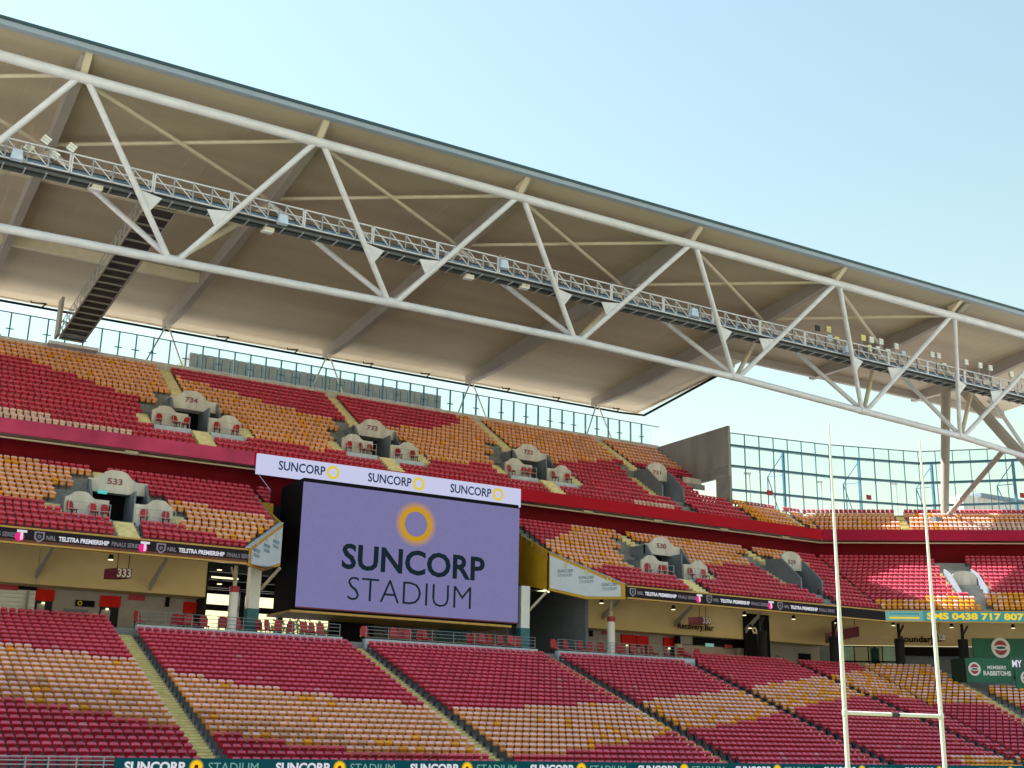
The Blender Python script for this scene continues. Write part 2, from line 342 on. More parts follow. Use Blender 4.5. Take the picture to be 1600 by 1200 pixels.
# ------------------------------------------------------------------ one tip-up seat
def seat_mesh(m='seat_red'):
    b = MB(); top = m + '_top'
    prof = [(0.13, 0.38), (0.08, 0.54), (-0.015, 0.665), (-0.02, 0.70), (0.04, 0.775), (0.10, 0.815), (0.15, 0.815)]
    hw = [0.135, 0.155, 0.19, 0.203, 0.203, 0.188, 0.17]
    n = len(prof)
    def P(i, j, th):
        y, z = prof[i]; e = 1 if j in (0, 3) else 0
        if e: y -= 0.03
        if e and i >= 4: z -= 0.055
        return ((-1, -0.72, 0.72, 1)[j] * hw[i], y + th, z - th * 0.5)
    b.mi(m); b.mi(top)
    for th, rev in ((0, False), (0.045, True)):
        for i in range(n - 1):
            for j in range(3):
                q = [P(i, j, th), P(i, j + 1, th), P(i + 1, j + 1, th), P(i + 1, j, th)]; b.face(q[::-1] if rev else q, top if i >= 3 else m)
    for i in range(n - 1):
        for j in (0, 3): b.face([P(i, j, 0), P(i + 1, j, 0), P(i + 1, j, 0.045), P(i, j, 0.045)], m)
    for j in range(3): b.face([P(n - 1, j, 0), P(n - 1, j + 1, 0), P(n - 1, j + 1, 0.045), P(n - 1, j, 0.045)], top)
    # tipped-up pan and the bracket
    b.hexa([(-0.16, -0.06, 0.34), (0.16, -0.06, 0.34), (0.16, 0.0, 0.33), (-0.16, 0.0, 0.33), (-0.17, -0.09, 0.54), (0.17, -0.09, 0.54), (0.17, -0.04, 0.56), (-0.17, -0.04, 0.56)], m)
    b.box((-0.235, -0.06, 0.02), (-0.215, 0.16, 0.56), 'bracket')
    return b
SB = seat_mesh(); SV = np.array(SB.v); SF = SB.f; SM = np.array(SB.m)
CAMR = RW.T
def project(P):
    c = CAMR @ (np.array(P) - np.array(CAM)); return 800 + FPX * c[0] / c[2], 600 - FPX * c[1] / c[2], c[2]
SEATS = []                                           # (x, y, z, rotation, colour, info)

# ------------------------------------------------------------------ lower tier
LY, LD, LZ, LR = 57.0, 0.77, 0.45, 0.275
LOW_AISLES = [(1.9, 3.0), (17.2, 18.25), (32.5, 33.55), (47.9, 48.95), (60.7, 61.75), (73.5, 74.5)]
lower = thing('lower_tier', (38, 57, 0), 'stepped grey concrete lower tier of the end stand under the concourse', 'stand')
b = MB(); NL = 28
for i in range(-2, NL):
    Y = LY + LD * i; z = LZ + LR * i; zp = LZ + LR * (i - 1) if i > -2 else -0.02
    top = XMIN
    if i >= 26:                                      # two extra rows only beside the chair platforms
        strip(b, [Vector((XMIN, Y, zp)), Vector((17.2, Y, zp))], [Vector((XMIN, Y, z)), Vector((17.2, Y, z))], 'concrete')
        strip(b, [Vector((XMIN, Y, z)), Vector((17.2, Y, z))], [Vector((XMIN, Y + LD, z)), Vector((17.2, Y + LD, z))], 'concrete')
        strip(b, poly(Y, zp, 62.3), poly(Y, z, 62.3), 'concrete'); strip(b, poly(Y, z, 62.3), poly(Y + LD, z, 62.3), 'concrete')
    else:
        strip(b, poly(Y, zp), poly(Y, z), 'concrete'); strip(b, poly(Y, z), poly(Y + LD, z), 'concrete')
b.build('terrace', lower)
# stairways: two steps to a row, each step its own part
def step_mesh(w, d, h):
    b = MB(); b.box((0, 0, -0.3), (w, d, h), 'step_yellow'); b.box((-0.0, -0.012, h - 0.028), (w, 0.0, h + 0.004), 'step_nose'); return b.mesh('step')
SW = step_mesh(1.0, LD / 2, LR / 2); SWA = step_mesh(1.0, LD / 2 - 0.02, LR / 2); ORD = ['first', 'second', 'third', 'fourth', 'fifth', 'sixth', 'seventh']
for k, (a0, a1) in enumerate(LOW_AISLES[1:]):
    t = thing('aisle_stairway', (a0, LY, LZ), f'pale yellow stairway climbing the lower tier, {ORD[k]} of the straight ones from the left', 'stairway', 'stairways of the lower tier')
    for i in range(-2, 26):
        place(SWA, 'step', t, (a0 + 0.02, LY + LD * i - LD / 2, LZ + LR * (i - 1) + 0.012)); place(SW, 'step', t, (a0 + 0.02, LY + LD * i - 0.008, LZ + LR * (i - 0.5) + 0.012))
t = thing('aisle_stairway', tuple(fac(LY, 13, LZ)), 'pale stairway with kerb in the corner of the lower tier below the green banners', 'stairway', 'stairways of the lower tier')
def sax(Y): return 8.4 + 0.24 * (77.4 - Y)      # the corner stairway runs slightly askew
for i in range(-2, 26):
    place(SWA, 'step', t, fac(LY + LD * i - LD / 2, sax(LY + LD * i), LZ + LR * (i - 1) + 0.012), -TH); place(SW, 'step', t, fac(LY + LD * i - 0.008, sax(LY + LD * i), LZ + LR * (i - 0.5) + 0.012), -TH)
def add_row_main(segs, Y, z, pitch, cf, info):
    for a, e in segs:
        n = int((e - a) / pitch)
        if n < 1: continue
        off = (e - a - n * pitch) / 2 + pitch / 2
        for k in range(n):
            x = a + off + k * pitch; SEATS.append((x, Y, z, 0.0, cf(x), info))
for i in range(-2, NL):
    Y = LY + LD * i + 0.5; z = LZ + LR * i
    if i < 25: edges = [4.0] + [v for p in LOW_AISLES[1:] for v in p] + [xm(Y) - 0.2]
    else: edges = None
    segs = [(edges[j], edges[j + 1]) for j in range(0, len(edges) - 1, 2)] if edges else [(4.0, 17.2), (62.4, 73.5), (74.5, xm(Y) - 0.2)]
    segs = [(a, e) for a, e in segs if e > a]
    add_row_main(segs, Y, z, 0.48, lambda x: low_colour(x, i, False), ('L', i))
    s = s0(Y) + 0.4
    while s < 26:
        if not (sax(Y) - 0.3 < s < sax(Y) + 1.35) and not (i > 20 and s > sax(Y) + 0.5):
            p = fac(Y, s, z); SEATS.append((p.x, p.y, p.z, -TH, low_colour(p.x, i, True), ('L', i)))
        s += 0.48
# ------------------------------------------------------------------ concourse
FZ = 7.80
b = MB(); strip(b, poly(77.02, FZ), poly(101, FZ), 'concrete'); strip(b, [v for v in poly(77.02, FZ - 0.7)], poly(77.02, FZ), 'concrete')
tag(b.build('concourse_floor'), 'grey concrete concourse floor behind the lower tier', kind='structure')
LEDG = [(18.6, 32.2, 'pale concrete ledge above the seats left of the big screen'), (33.9, 47.6, 'pale concrete ledge above the seats under the big screen'), (49.4, 62.2, 'pale concrete ledge above the seats right of the big screen')]
for a0, a1, lb in LEDG:
    bb = MB(); bb.box((a0, 76.75, FZ - 0.45), (a1, 77.25, FZ + 0.24), 'concrete_blue')
    tag(bb.build('platform_ledge', loc=(a0, 77, FZ)), lb, 'ledge', 'ledges of the chair platforms')
    t = thing('platform_railing', (a0, 77.0, FZ), lb.replace('pale concrete ledge above', 'thin grey steel railing on the ledge above'), 'railing', 'railings of the chair platforms')
    n = 8
    for k in range(n + 1):
        x = a0 + 0.1 + (a1 - a0 - 0.2) * k / n; bb = MB(); bb.tube((x, 77.0, FZ + 0.16), (x, 77.0, FZ + 1.08), 0.025, 'rail_grey', 6); bb.build('post', t)
    for h in (0.36, 0.62, 0.86, 1.08):
        bb = MB(); bb.tube((a0 + 0.1, 77.0, FZ + h), (a1 - 0.1, 77.0, FZ + h), 0.022, 'rail_grey', 6); bb.build('rail', t)
# back walls of the concourse
b = thing('concourse_building', (10, 86, FZ), 'beige and grey concourse wall with red doorways left of the screen', 'wall')
m_ = MB(); m_.box((XMIN, 84.0, 10.78), (24.8, 86.0, 13.6), 'beige'); m_.build('beige_bulkhead', b)
m_ = MB(); m_.box((XMIN, 86.02, FZ + 0.004), (24.78, 86.3, 10.9), 'grey_wall'); m_.build('lower_wall', b)
b2 = thing('concourse_building', (68, 86, FZ), 'beige and grey concourse wall with bar fronts right of the screen', 'wall')
m_ = MB(); m_.box((54.4, 84.0, 10.62), (xm(84.0), 86.0, 13.6), 'beige'); m_.build('beige_bulkhead', b2)
m_ = MB(); m_.box((54.4, 86.02, FZ + 0.004), (xm(86), 86.3, 10.8), 'grey_wall'); m_.build('lower_wall', b2)
m_ = MB(); m_.box((54.1, 80.2, FZ + 0.004), (54.38, 96, 13.4), 'slate_wall'); m_.build('side_wall', b2)
m_ = MB()
m_.prism([fac(84, s0(84), 10.7), fac(84, SMAX, 10.7), fac(84, SMAX, 13.6), fac(84, s0(84), 13.6)], NX * 0.3, 'beige'); m_.build('beige_bulkhead', b2)
m_ = MB(); m_.prism([fac(86, s0(86), FZ), fac(86, SMAX, FZ), fac(86, SMAX, 10.8), fac(86, s0(86), 10.8)], NX * 0.3, 'slate_wall'); m_.build('lower_wall', b2)
# bulkhead joints left as thin battens
for x in (3.5, 13.6):
    m_ = MB(); m_.box((x, 83.97, 10.78), (x + 0.05, 83.998, 13.1), 'grey_wall'); m_.build('joint_batten', b)
# doorways
DOORS = [(57, 86, 920, 'doorway with red head beside the roller shutter, left end'), (157, 189, 930, 'doorway with red head at the top of the leftmost stairway'), (287, 313, 940, 'doorway with red head beside the open passage left of the screen'),
         (882, 905, 983, 'doorway with red head beside the dark side wall right of the screen'), (970, 991, 991, 'doorway with red head just right of the white column'), (993, 1012, 993, 'narrow doorway with red head, second right of the white column'), (1036, 1054, 996, 'doorway with red head beside the bar counter')]
for x0, x1, py, lb in DOORS:
    A = at(x0, py, 86.0); B = at(x1, py, 86.0); h = A.z
    t = thing('doorway', ((A.x + B.x) / 2, 86.0, FZ), lb, 'doorway', 'red headed concourse doorways')
    m_ = MB(); m_.box((A.x, 85.86, h - 0.75), (B.x, 86.01, h), 'door_red'); m_.build('head_panel', t)
    m_ = MB(); m_.box((A.x + 0.05, 85.98, FZ + 0.006), (B.x - 0.05, 86.015, h - 0.76), 'charcoal'); m_.build('opening', t)
    m_ = MB(); m_.box((A.x + 0.15, 85.93, FZ + 0.006), (A.x + (B.x - A.x) * 0.55, 85.975, h - 0.95), 'grey_wall'); m_.build('door_leaf', t)
    m_ = MB(); m_.tube((A.x + 0.5, 85.8, h - 0.86), (A.x + 0.5, 85.8, h - 0.98), 0.10, 'lamp_glow', 10); m_.build('lamp', t)
# roller shutter and its sign band, far left
A = at(0, 905, 85.8); B = at(57, 923, 85.8)
t = thing('roller_shutter', (6, 85.8, FZ), 'white roller shutter under a black sign band at the left edge', 'shutter')
m_ = MB(); m_.box((-6, 85.7, B.z), (B.x, 86.0, A.z + 0.1), 'black'); m_.build('sign_band', t)
for k in range(10):
    z0 = FZ + 0.02 + k * (B.z - FZ) / 10; m_ = MB(); m_.box((-6, 85.85 + 0.02 * (k % 2), z0), (B.x - 0.02, 85.99, z0 + (B.z - FZ) / 10 - 0.02), 'white_paint'); m_.build('slat', t)
m_ = MB(); q = at(10, 914, 85.6); m_.box((q.x - 0.75, 85.6, q.z - 0.3), (q.x + 0.75, 85.68, q.z + 0.3), 'sign_red'); m_.build('sign', t)
m_ = MB(); q = at(43, 935, 85.6); m_.box((q.x - 0.08, 85.6, FZ), (q.x + 0.08, 85.7, B.z), 'grey_wall'); m_.build('jamb', t)
# notices on the grey walls
for px, py, w, h, m0, lb in [(214, 933, 1.1, 0.42, 'sign_red', 'small red notice on the grey wall right of the stair doorway'), (133, 943, 1.25, 0.42, 'black', 'black notice with yellow mark on the grey wall'), (119, 955, 1.6, 0.28, 'slate_wall', 'blue grey counter strip on the wall below the black notice'), (262, 938, 0.28, 0.9, 'black', 'narrow black hanging banner left of the open passage'), (945, 988, 0.5, 0.4, 'sign_red', 'small red notice left of the white column'), (924, 987, 0.35, 0.8, 'black', 'narrow black wall banner right of the screen')]:
    q = at(px, py, 85.9); m_ = MB(); m_.box((q.x - w / 2, 85.9, q.z - h / 2), (q.x + w / 2, 85.96, q.z + h / 2), m0)
    o = m_.build('wall_notice', loc=(q.x, 85.9, q.z)); tag(o, lb, 'notice')
    if 'yellow' in lb: ring('ring_mark', o, (q.x - 0.35, 85.89, q.z), 0.09, 0.16, 'logo_yellow', 14)
# bar on the right
A = at(1056, 985, 85.4); B = at(1160, 1002, 85.4)
t = thing('bar_front', ((A.x + B.x) / 2, 85.4, FZ), 'bar front with black menu band and pinkish shutter right of the white column', 'bar')
m_ = MB(); m_.box((A.x, 85.2, 9.95), (B.x, 85.6, 10.75), 'black'); m_.build('menu_band', t)
m_ = MB(); m_.box((A.x + 0.6, 85.45, FZ + 0.004), (B.x - 0.6, 85.6, 9.94), 'pink_wall'); m_.build('shutter', t)
for x in (A.x, B.x - 0.55): m_ = MB(); m_.box((x, 85.25, FZ + 0.004), (x + 0.55, 85.6, 9.94), 'concrete_warm'); m_.build('pillar', t)
m_ = MB(); m_.box((A.x + 0.3, 85.12, 9.95), (A.x + 1.6, 85.19, 10.8), 'concrete_dark'); m_.build('menu_board', t)
for px, m0 in ((1138, 'sign_red'), (1109, 'led_sage')):
    q = at(px, 999, 85.1); m_ = MB(); m_.box((q.x - 0.45, 85.1, 9.85), (q.x + 0.45, 85.18, 10.15), m0); m_.build('small_sign', t)
q = at(1087, 979, 83.6); text('Recovery Bar', 'lettering', t, (q.x, 83.6, q.z - 0.25), 0.72, 'black', width=4.0, bold=0.02)
# dark openings and windows further right
t = thing('window_wall', (80, 85, FZ), 'dark and teal glazed concourse shop front behind the goal posts', 'shop front')
A = atF(1312, 1006, 85.2); B = atF(1400, 1008, 85.2); zt_ = 10.68
for k in range(4):
    p = A.lerp(B, k / 4 + 0.01); q = A.lerp(B, (k + 1) / 4 - 0.01)
    for z0, z1 in ((FZ + 0.1, 9.2), (9.35, zt_ - 0.03)):
        m_ = MB(); m_.prism([(p.x, p.y, z0), (q.x, q.y, z0), (q.x, q.y, z1), (p.x, p.y, z1)], NX * 0.06, 'teal_glass' if k in (0, 3) else 'dark_glass'); m_.build('pane', t)
m_ = MB(); m_.prism([Vector((A.x, A.y, FZ + 0.01)) + NX * 0.08, Vector((B.x, B.y, FZ + 0.01)) + NX * 0.08, Vector((B.x, B.y, zt_)) + NX * 0.08, Vector((A.x, A.y, zt_)) + NX * 0.08], NX * 0.12, 'black'); m_.build('frame', t)
p = atF(1410, 1008, 85.5); q = atF(1506, 1008, 85.5); m_ = MB(); m_.prism([(p.x, p.y, 9.9), (q.x, q.y, 9.9), (q.x, q.y, 10.66), (p.x, p.y, 10.66)], NX * 0.2, 'black'); m_.build('sign_band', t)
q = atF(1352, 997, 83.9); text('THE PRECINCT', 'lettering', t, (q.x, q.y, q.z - 0.3), 0.62, 'cream_steel', width=4.2, rotz=-TH)
q = at(1185, 985, 84.2); t2 = thing('passage_opening', (q.x, 83.9, FZ), 'dark open passage right of the bar front', 'passage')
m_ = MB(); a_ = at(1163, 985, 83.8).x; c_ = at(1203, 985, 83.8).x; m_.box((a_, 83.85, FZ + 0.01), (c_, 83.95, 12.9), 'black'); m_.build('dark_opening', t2)
ring('ring_sign', t2, (at(1180, 985, 83.7).x, 83.8, at(1180, 985, 83.7).z), 0.12, 0.30, 'logo_yellow_pale', 16)
q = at(1230, 1020, 85.9); t2 = thing('notice_board', (q.x, 85.8, FZ), 'small dark doorway and notice board on grey wall left of the goal posts', 'doorway')
m_ = MB(); x_ = at(1258, 1020, 85.8).x; m_.box((x_ - 0.7, 85.8, FZ + 0.01), (x_ + 0.7, 86.0, 9.9), 'black'); m_.build('opening', t2)
m_ = MB(); x_ = at(1225, 1018, 85.8).x; m_.box((x_ - 0.8, 85.85, 9.0), (x_ + 0.8, 86.0, 9.6), 'concrete_dark'); m_.build('board', t2)
# hanging section signs
def hang_sign(px, py, num, Y, lb, w=0.95):
    q = at(px, py, Y) if px < 1380 else atF(px, py, Y); Y = q.y; t = thing('hanging_sign', (q.x, Y, q.z), lb, 'sign', 'hanging section signs')
    m_ = MB(); m_.prism([(q.x - w / 2, Y, q.z - 0.32), (q.x + w / 2, Y, q.z - 0.28), (q.x + w / 2, Y, q.z + 0.32), (q.x - w / 2, Y, q.z + 0.32)], (-0.5 if px < 1380 else 0.5, 1.2, 0), 'maroon'); m_.build('sign_box', t)
    for dx in (-0.35, 0.35): m_ = MB(); m_.tube((q.x + dx, Y + 0.5, q.z + 0.3), (q.x + dx, Y + 0.5, 12.6), 0.03, 'maroon', 6); m_.build('rod', t)
    text(num, 'number', t, (q.x, Y - 0.03, q.z - 0.22), 0.72, 'white_paint', width=w * 0.9, bold=0.02)
hang_sign(194, 896, '333', 78.5, 'hanging maroon sign reading 333 left of the screen')
hang_sign(1104, 970, '330', 79.5, 'hanging maroon sign reading 330 above the bar')
hang_sign(1471, 996, '328', 79.5, 'hanging maroon sign numbered 328 behind the right goal post')
q0 = at(1290, 997, 80); q1 = at(1345, 985, 82.5); t = thing('hanging_sign', tuple(q0), 'long dark maroon direction sign hanging behind the left goal post', 'sign')
m_ = MB(); m_.prism([(q0.x, 80, q0.z - 0.45), (q1.x, 82.5, q1.z - 0.5), (q1.x, 82.5, q1.z + 0.4), (q0.x, 80, q0.z + 0.45)], (0.1, 0.15, 0), 'maroon'); m_.build('sign_box', t)
m_ = MB(); m_.tube((q1.x - 1.5, 81.8, q1.z + 0.3), (q1.x - 1.5, 81.8, 13), 0.04, 'maroon', 6); m_.build('rod', t)
q = atF(1432, 998, 83.9); o = text('Boundary', 'wall_lettering', None, (q.x, q.y, q.z - 0.3), 0.8, 'black', width=3.3, bold=0.02, rotz=-TH); tag(o, 'black lettering on beige bulkhead between the goal posts', 'lettering')
# columns
def column(px, lb, full=True, Y=77.9, r=0.30):
    if px > 1380: c_ = atF(px, 985, Y); x, Y = c_.x, c_.y
    else: x = at(px, 985, Y).x
    t = thing('concourse_column', (x, Y, FZ), lb, 'column', 'concourse columns')
    m_ = MB(); m_.tube((x, Y, FZ + 0.005), (x, Y, 10.55), r, 'white_paint' if full else 'charcoal', 16); m_.build('shaft', t, smooth=True)
    m_ = MB(); m_.tube((x, Y, 10.56), (x, Y, 10.95), r + 0.02, 'sign_red' if full else 'charcoal', 16); m_.build('collar', t, smooth=True)
    m_ = MB(); m_.tube((x, Y, 10.96), (x, Y, 12.3), 0.14, 'cream_steel' if full else 'charcoal', 8); m_.build('stub', t)
    m_ = MB(); m_.bar((x, Y, 11.3), (x - 0.7, Y - 1.2, 12.0), 0.12, 0.12, 'cream_steel' if full else 'charcoal'); m_.build('branch', t)
column(361, 'white round column with red collar left of the screen'); column(955, 'white round column with red collar right of the screen')
for px, lb in ((1190, 'dark column right of the bar front'), (1302, 'dark column behind the left goal post'), (1404, 'dark column left of the slate shop wall'), (1503, 'dark column beside the green banners')):
    column(px, lb, False, 79.5, 0.42)
# steel brackets under the middle tier
for px, py, lb in ((55, 903, 'dark slanted steel bracket above the roller shutter'), (233, 922, 'dark slanted steel bracket right of the sign 333'), (1056, 979, 'dark slanted steel bracket left of the sign 330'), (943, 968, 'dark slanted steel bracket behind the white column'), (1166, 990, 'dark slanted steel bracket at the right end of the bar')):
    q = at(px, py, 83.7); m_ = MB(); m_.prism([(q.x, 83.9, q.z), (q.x, 83.9, q.z + 0.5), (q.x + 0.5, 82.2, 13.0), (q.x + 0.5, 82.2, 12.8)], (0.16, 0, 0), 'rafter')
    tag(m_.build('soffit_bracket', loc=tuple(q)), lb, 'bracket', 'brackets under the middle tier')
# down lights
LAMPS = [(173, 874), (940, 942), (1052, 952), (1163, 961), (1172, 981), (1240, 967), (1306, 973), (1396, 977), (1487, 980), (1583, 981), (343, 890), (343, 912)]
for k, (px, py) in enumerate(LAMPS):
    q = at(px, py, 80.5) if px < 1380 else atF(px, py, 80.5); t = thing('down_light', tuple(q), f'lit downlight under the middle tier, {["above the sign 333", "left of the white column by the right wing", "left of the sign 330", "above the right end of the bar", "in the dark passage right of the bar", "left of the goal posts", "beside the left goal post", "between the goal posts", "right of the right goal post", "above the green banners", "high in the passage left of the screen", "low in the passage left of the screen"][k]}', 'lamp', 'downlights')
    m_ = MB(); m_.tube(q, q + Vector((0, 0, 0.32)), 0.20, 'charcoal', 10, 0.12); m_.build('housing', t); m_ = MB(); m_.tube(q + Vector((0, 0, -0.05)), q + Vector((0, 0, -0.005)), 0.17, 'lamp_glow', 10); m_.build('glass', t)
    pl = bpy.data.lights.new('down_light_glow', 'POINT'); pl.energy = 8; pl.color = (1.0, 0.86, 0.62); pl.shadow_soft_size = 0.15; lo = bpy.data.objects.new('glow', pl); col.objects.link(lo); lo.parent = t; lo.location = (0, 0, -0.25)
q = at(352, 903, 88); m_ = MB(); m_.box((q.x - 1.0, 88, q.z - 0.06), (q.x + 1.0, 88.15, q.z + 0.06), 'lamp_glow'); tag(m_.build('tube_light', loc=tuple(q)), 'lit tube light in the passage left of the screen', 'lamp')
# plastic chairs on the platforms
def chair_mesh():
    b = MB()
    for x in (-0.2, 0.2):
        for y in (-0.2, 0.2): b.bar((x, y, 0), (x * 0.9, y * 0.9, 0.44), 0.04, 0.04, 'charcoal')
    b.box((-0.24, -0.24, 0.43), (0.24, 0.24, 0.49), 'chair_red')
    b.prism([(-0.22, 0.20, 0.52), (0.22, 0.20, 0.52), (0.24, 0.27, 0.85), (0.15, 0.31, 1.05), (-0.15, 0.31, 1.05), (-0.24, 0.27, 0.85)], (0, 0.04, 0), 'chair_red')
    for x in (-0.2, 0.2): b.bar((x, 0.2, 0.45), (x, 0.25, 0.62), 0.035, 0.035, 'charcoal')
    return b.mesh('platform_chair')
CH = chair_mesh()
CX = [217, 272, 286, 299, 319, 347, 359, 372, 408, 422, 434, 453, 477, 492, 503, 570, 616, 628, 637, 657, 669, 738, 747, 757, 771, 786, 801, 810, 868, 888, 911, 924, 940, 963, 974, 992, 1008, 1022, 1044, 1064, 1074, 1090]
zone = lambda p: 'left of the screen' if p < 505 else ('under the screen' if p < 830 else 'right of the screen')
cnt = {}
for px in CX:
    z_ = zone(px); cnt[z_] = cnt.get(z_, 0) + 1; k = cnt[z_]; o_ = lambda n: {1: '1st', 2: '2nd', 3: '3rd'}.get(n, f'{n}th')
    Y = 78.1 + rng.random() * 1.0; x = at(px, 985, Y).x
    o = place(CH, 'platform_chair', None, (x, Y, FZ + 0.004), rng.uniform(-0.5, 0.5)); o.scale = (1.15, 1.15, 1.2)
    tag(o, f'red plastic chair on the platform {z_}, {o_(k)} from the left there', 'chair', 'red chairs on the platforms')
# open passage behind the screen: dark ceiling, beams, outside light
b = thing('open_passage', (39, 90, FZ), 'dark steel framed open passage seen behind and below the screen', 'passage')
m_ = MB(); m_.box((25.0, 86.3, 13.7), (54.0, 100.5, 13.9), 'charcoal'); m_.build('ceiling', b)
m_ = MB(); m_.box((24.82, 84.1, FZ + 0.004), (24.98, 100.4, 13.69), 'charcoal'); m_.build('side_wall', b)
for Y, z in ((86, 13.2), (90, 13.1), (94, 13.0), (98, 13.3)):
    m_ = MB(); m_.box((25.0, Y, z - 0.35), (54.0, Y + 0.3, z + 0.3), 'dark_steel'); m_.build('beam', b)
for z, h in ((11.48, 0.5), (12.85, 0.8)):
    m_ = MB(); m_.box((25.0, 100.35, z), (54.0, 100.5, z + h), 'charcoal'); m_.build('transom', b)
for x in (28.6, 32.2, 35.6, 42, 46, 50):
    m_ = MB(); m_.box((x, 99.0, FZ + 0.005), (x + 0.45, 99.5, 13.6), 'dark_steel'); m_.build('post', b)
m_ = MB(); m_.box((40.6, 92, FZ + 0.005), (53.9, 92.3, 13.6), 'pink_wall'); m_.build('inner_wall', b)
m_ = MB(); m_.box((36.6, 90, FZ + 0.005), (40.4, 90.3, 13.6), 'charcoal'); m_.build('inner_wall', b)
q = at(713, 985, 86); m_ = MB(); m_.prism([(q.x - 1.5, 86, q.z - 0.9), (q.x + 1.4, 86, q.z - 0.7), (q.x + 1.4, 86, q.z + 1.0), (q.x - 1.6, 86, q.z + 1.0)], (0, 0.5, 0), 'teal_paint')
tag(m_.build('kiosk_awning', loc=tuple(q)), 'dark teal awning hanging under the screen', 'awning')
# support posts of the screen
for px, lb in ((394, 'white and teal support post left of the screen'), (818, 'white and teal support post at the right edge of the screen')):
    q = at(px, 950, 80.5); zt_ = at(px, 886 if px < 500 else 916, 80.5).z; t = thing('screen_post', (q.x, 80.5, FZ), lb, 'post', 'screen support posts'); m_ = MB(); m_.box((q.x - 0.38, 80.2, 9.85), (q.x + 0.38, 80.9, zt_), 'white_paint'); m_.build('upper_shaft', t)
    m_ = MB(); m_.box((q.x - 0.4, 80.18, FZ + 0.005), (q.x + 0.4, 80.92, 9.84), 'teal_paint'); m_.build('lower_shaft', t)
    m_ = MB(); m_.bar((q.x + 0.5, 80.5, 11.2), (q.x + 1.3, 79.2, 12.6), 0.16, 0.16, 'cream_steel'); m_.build('brace', t)

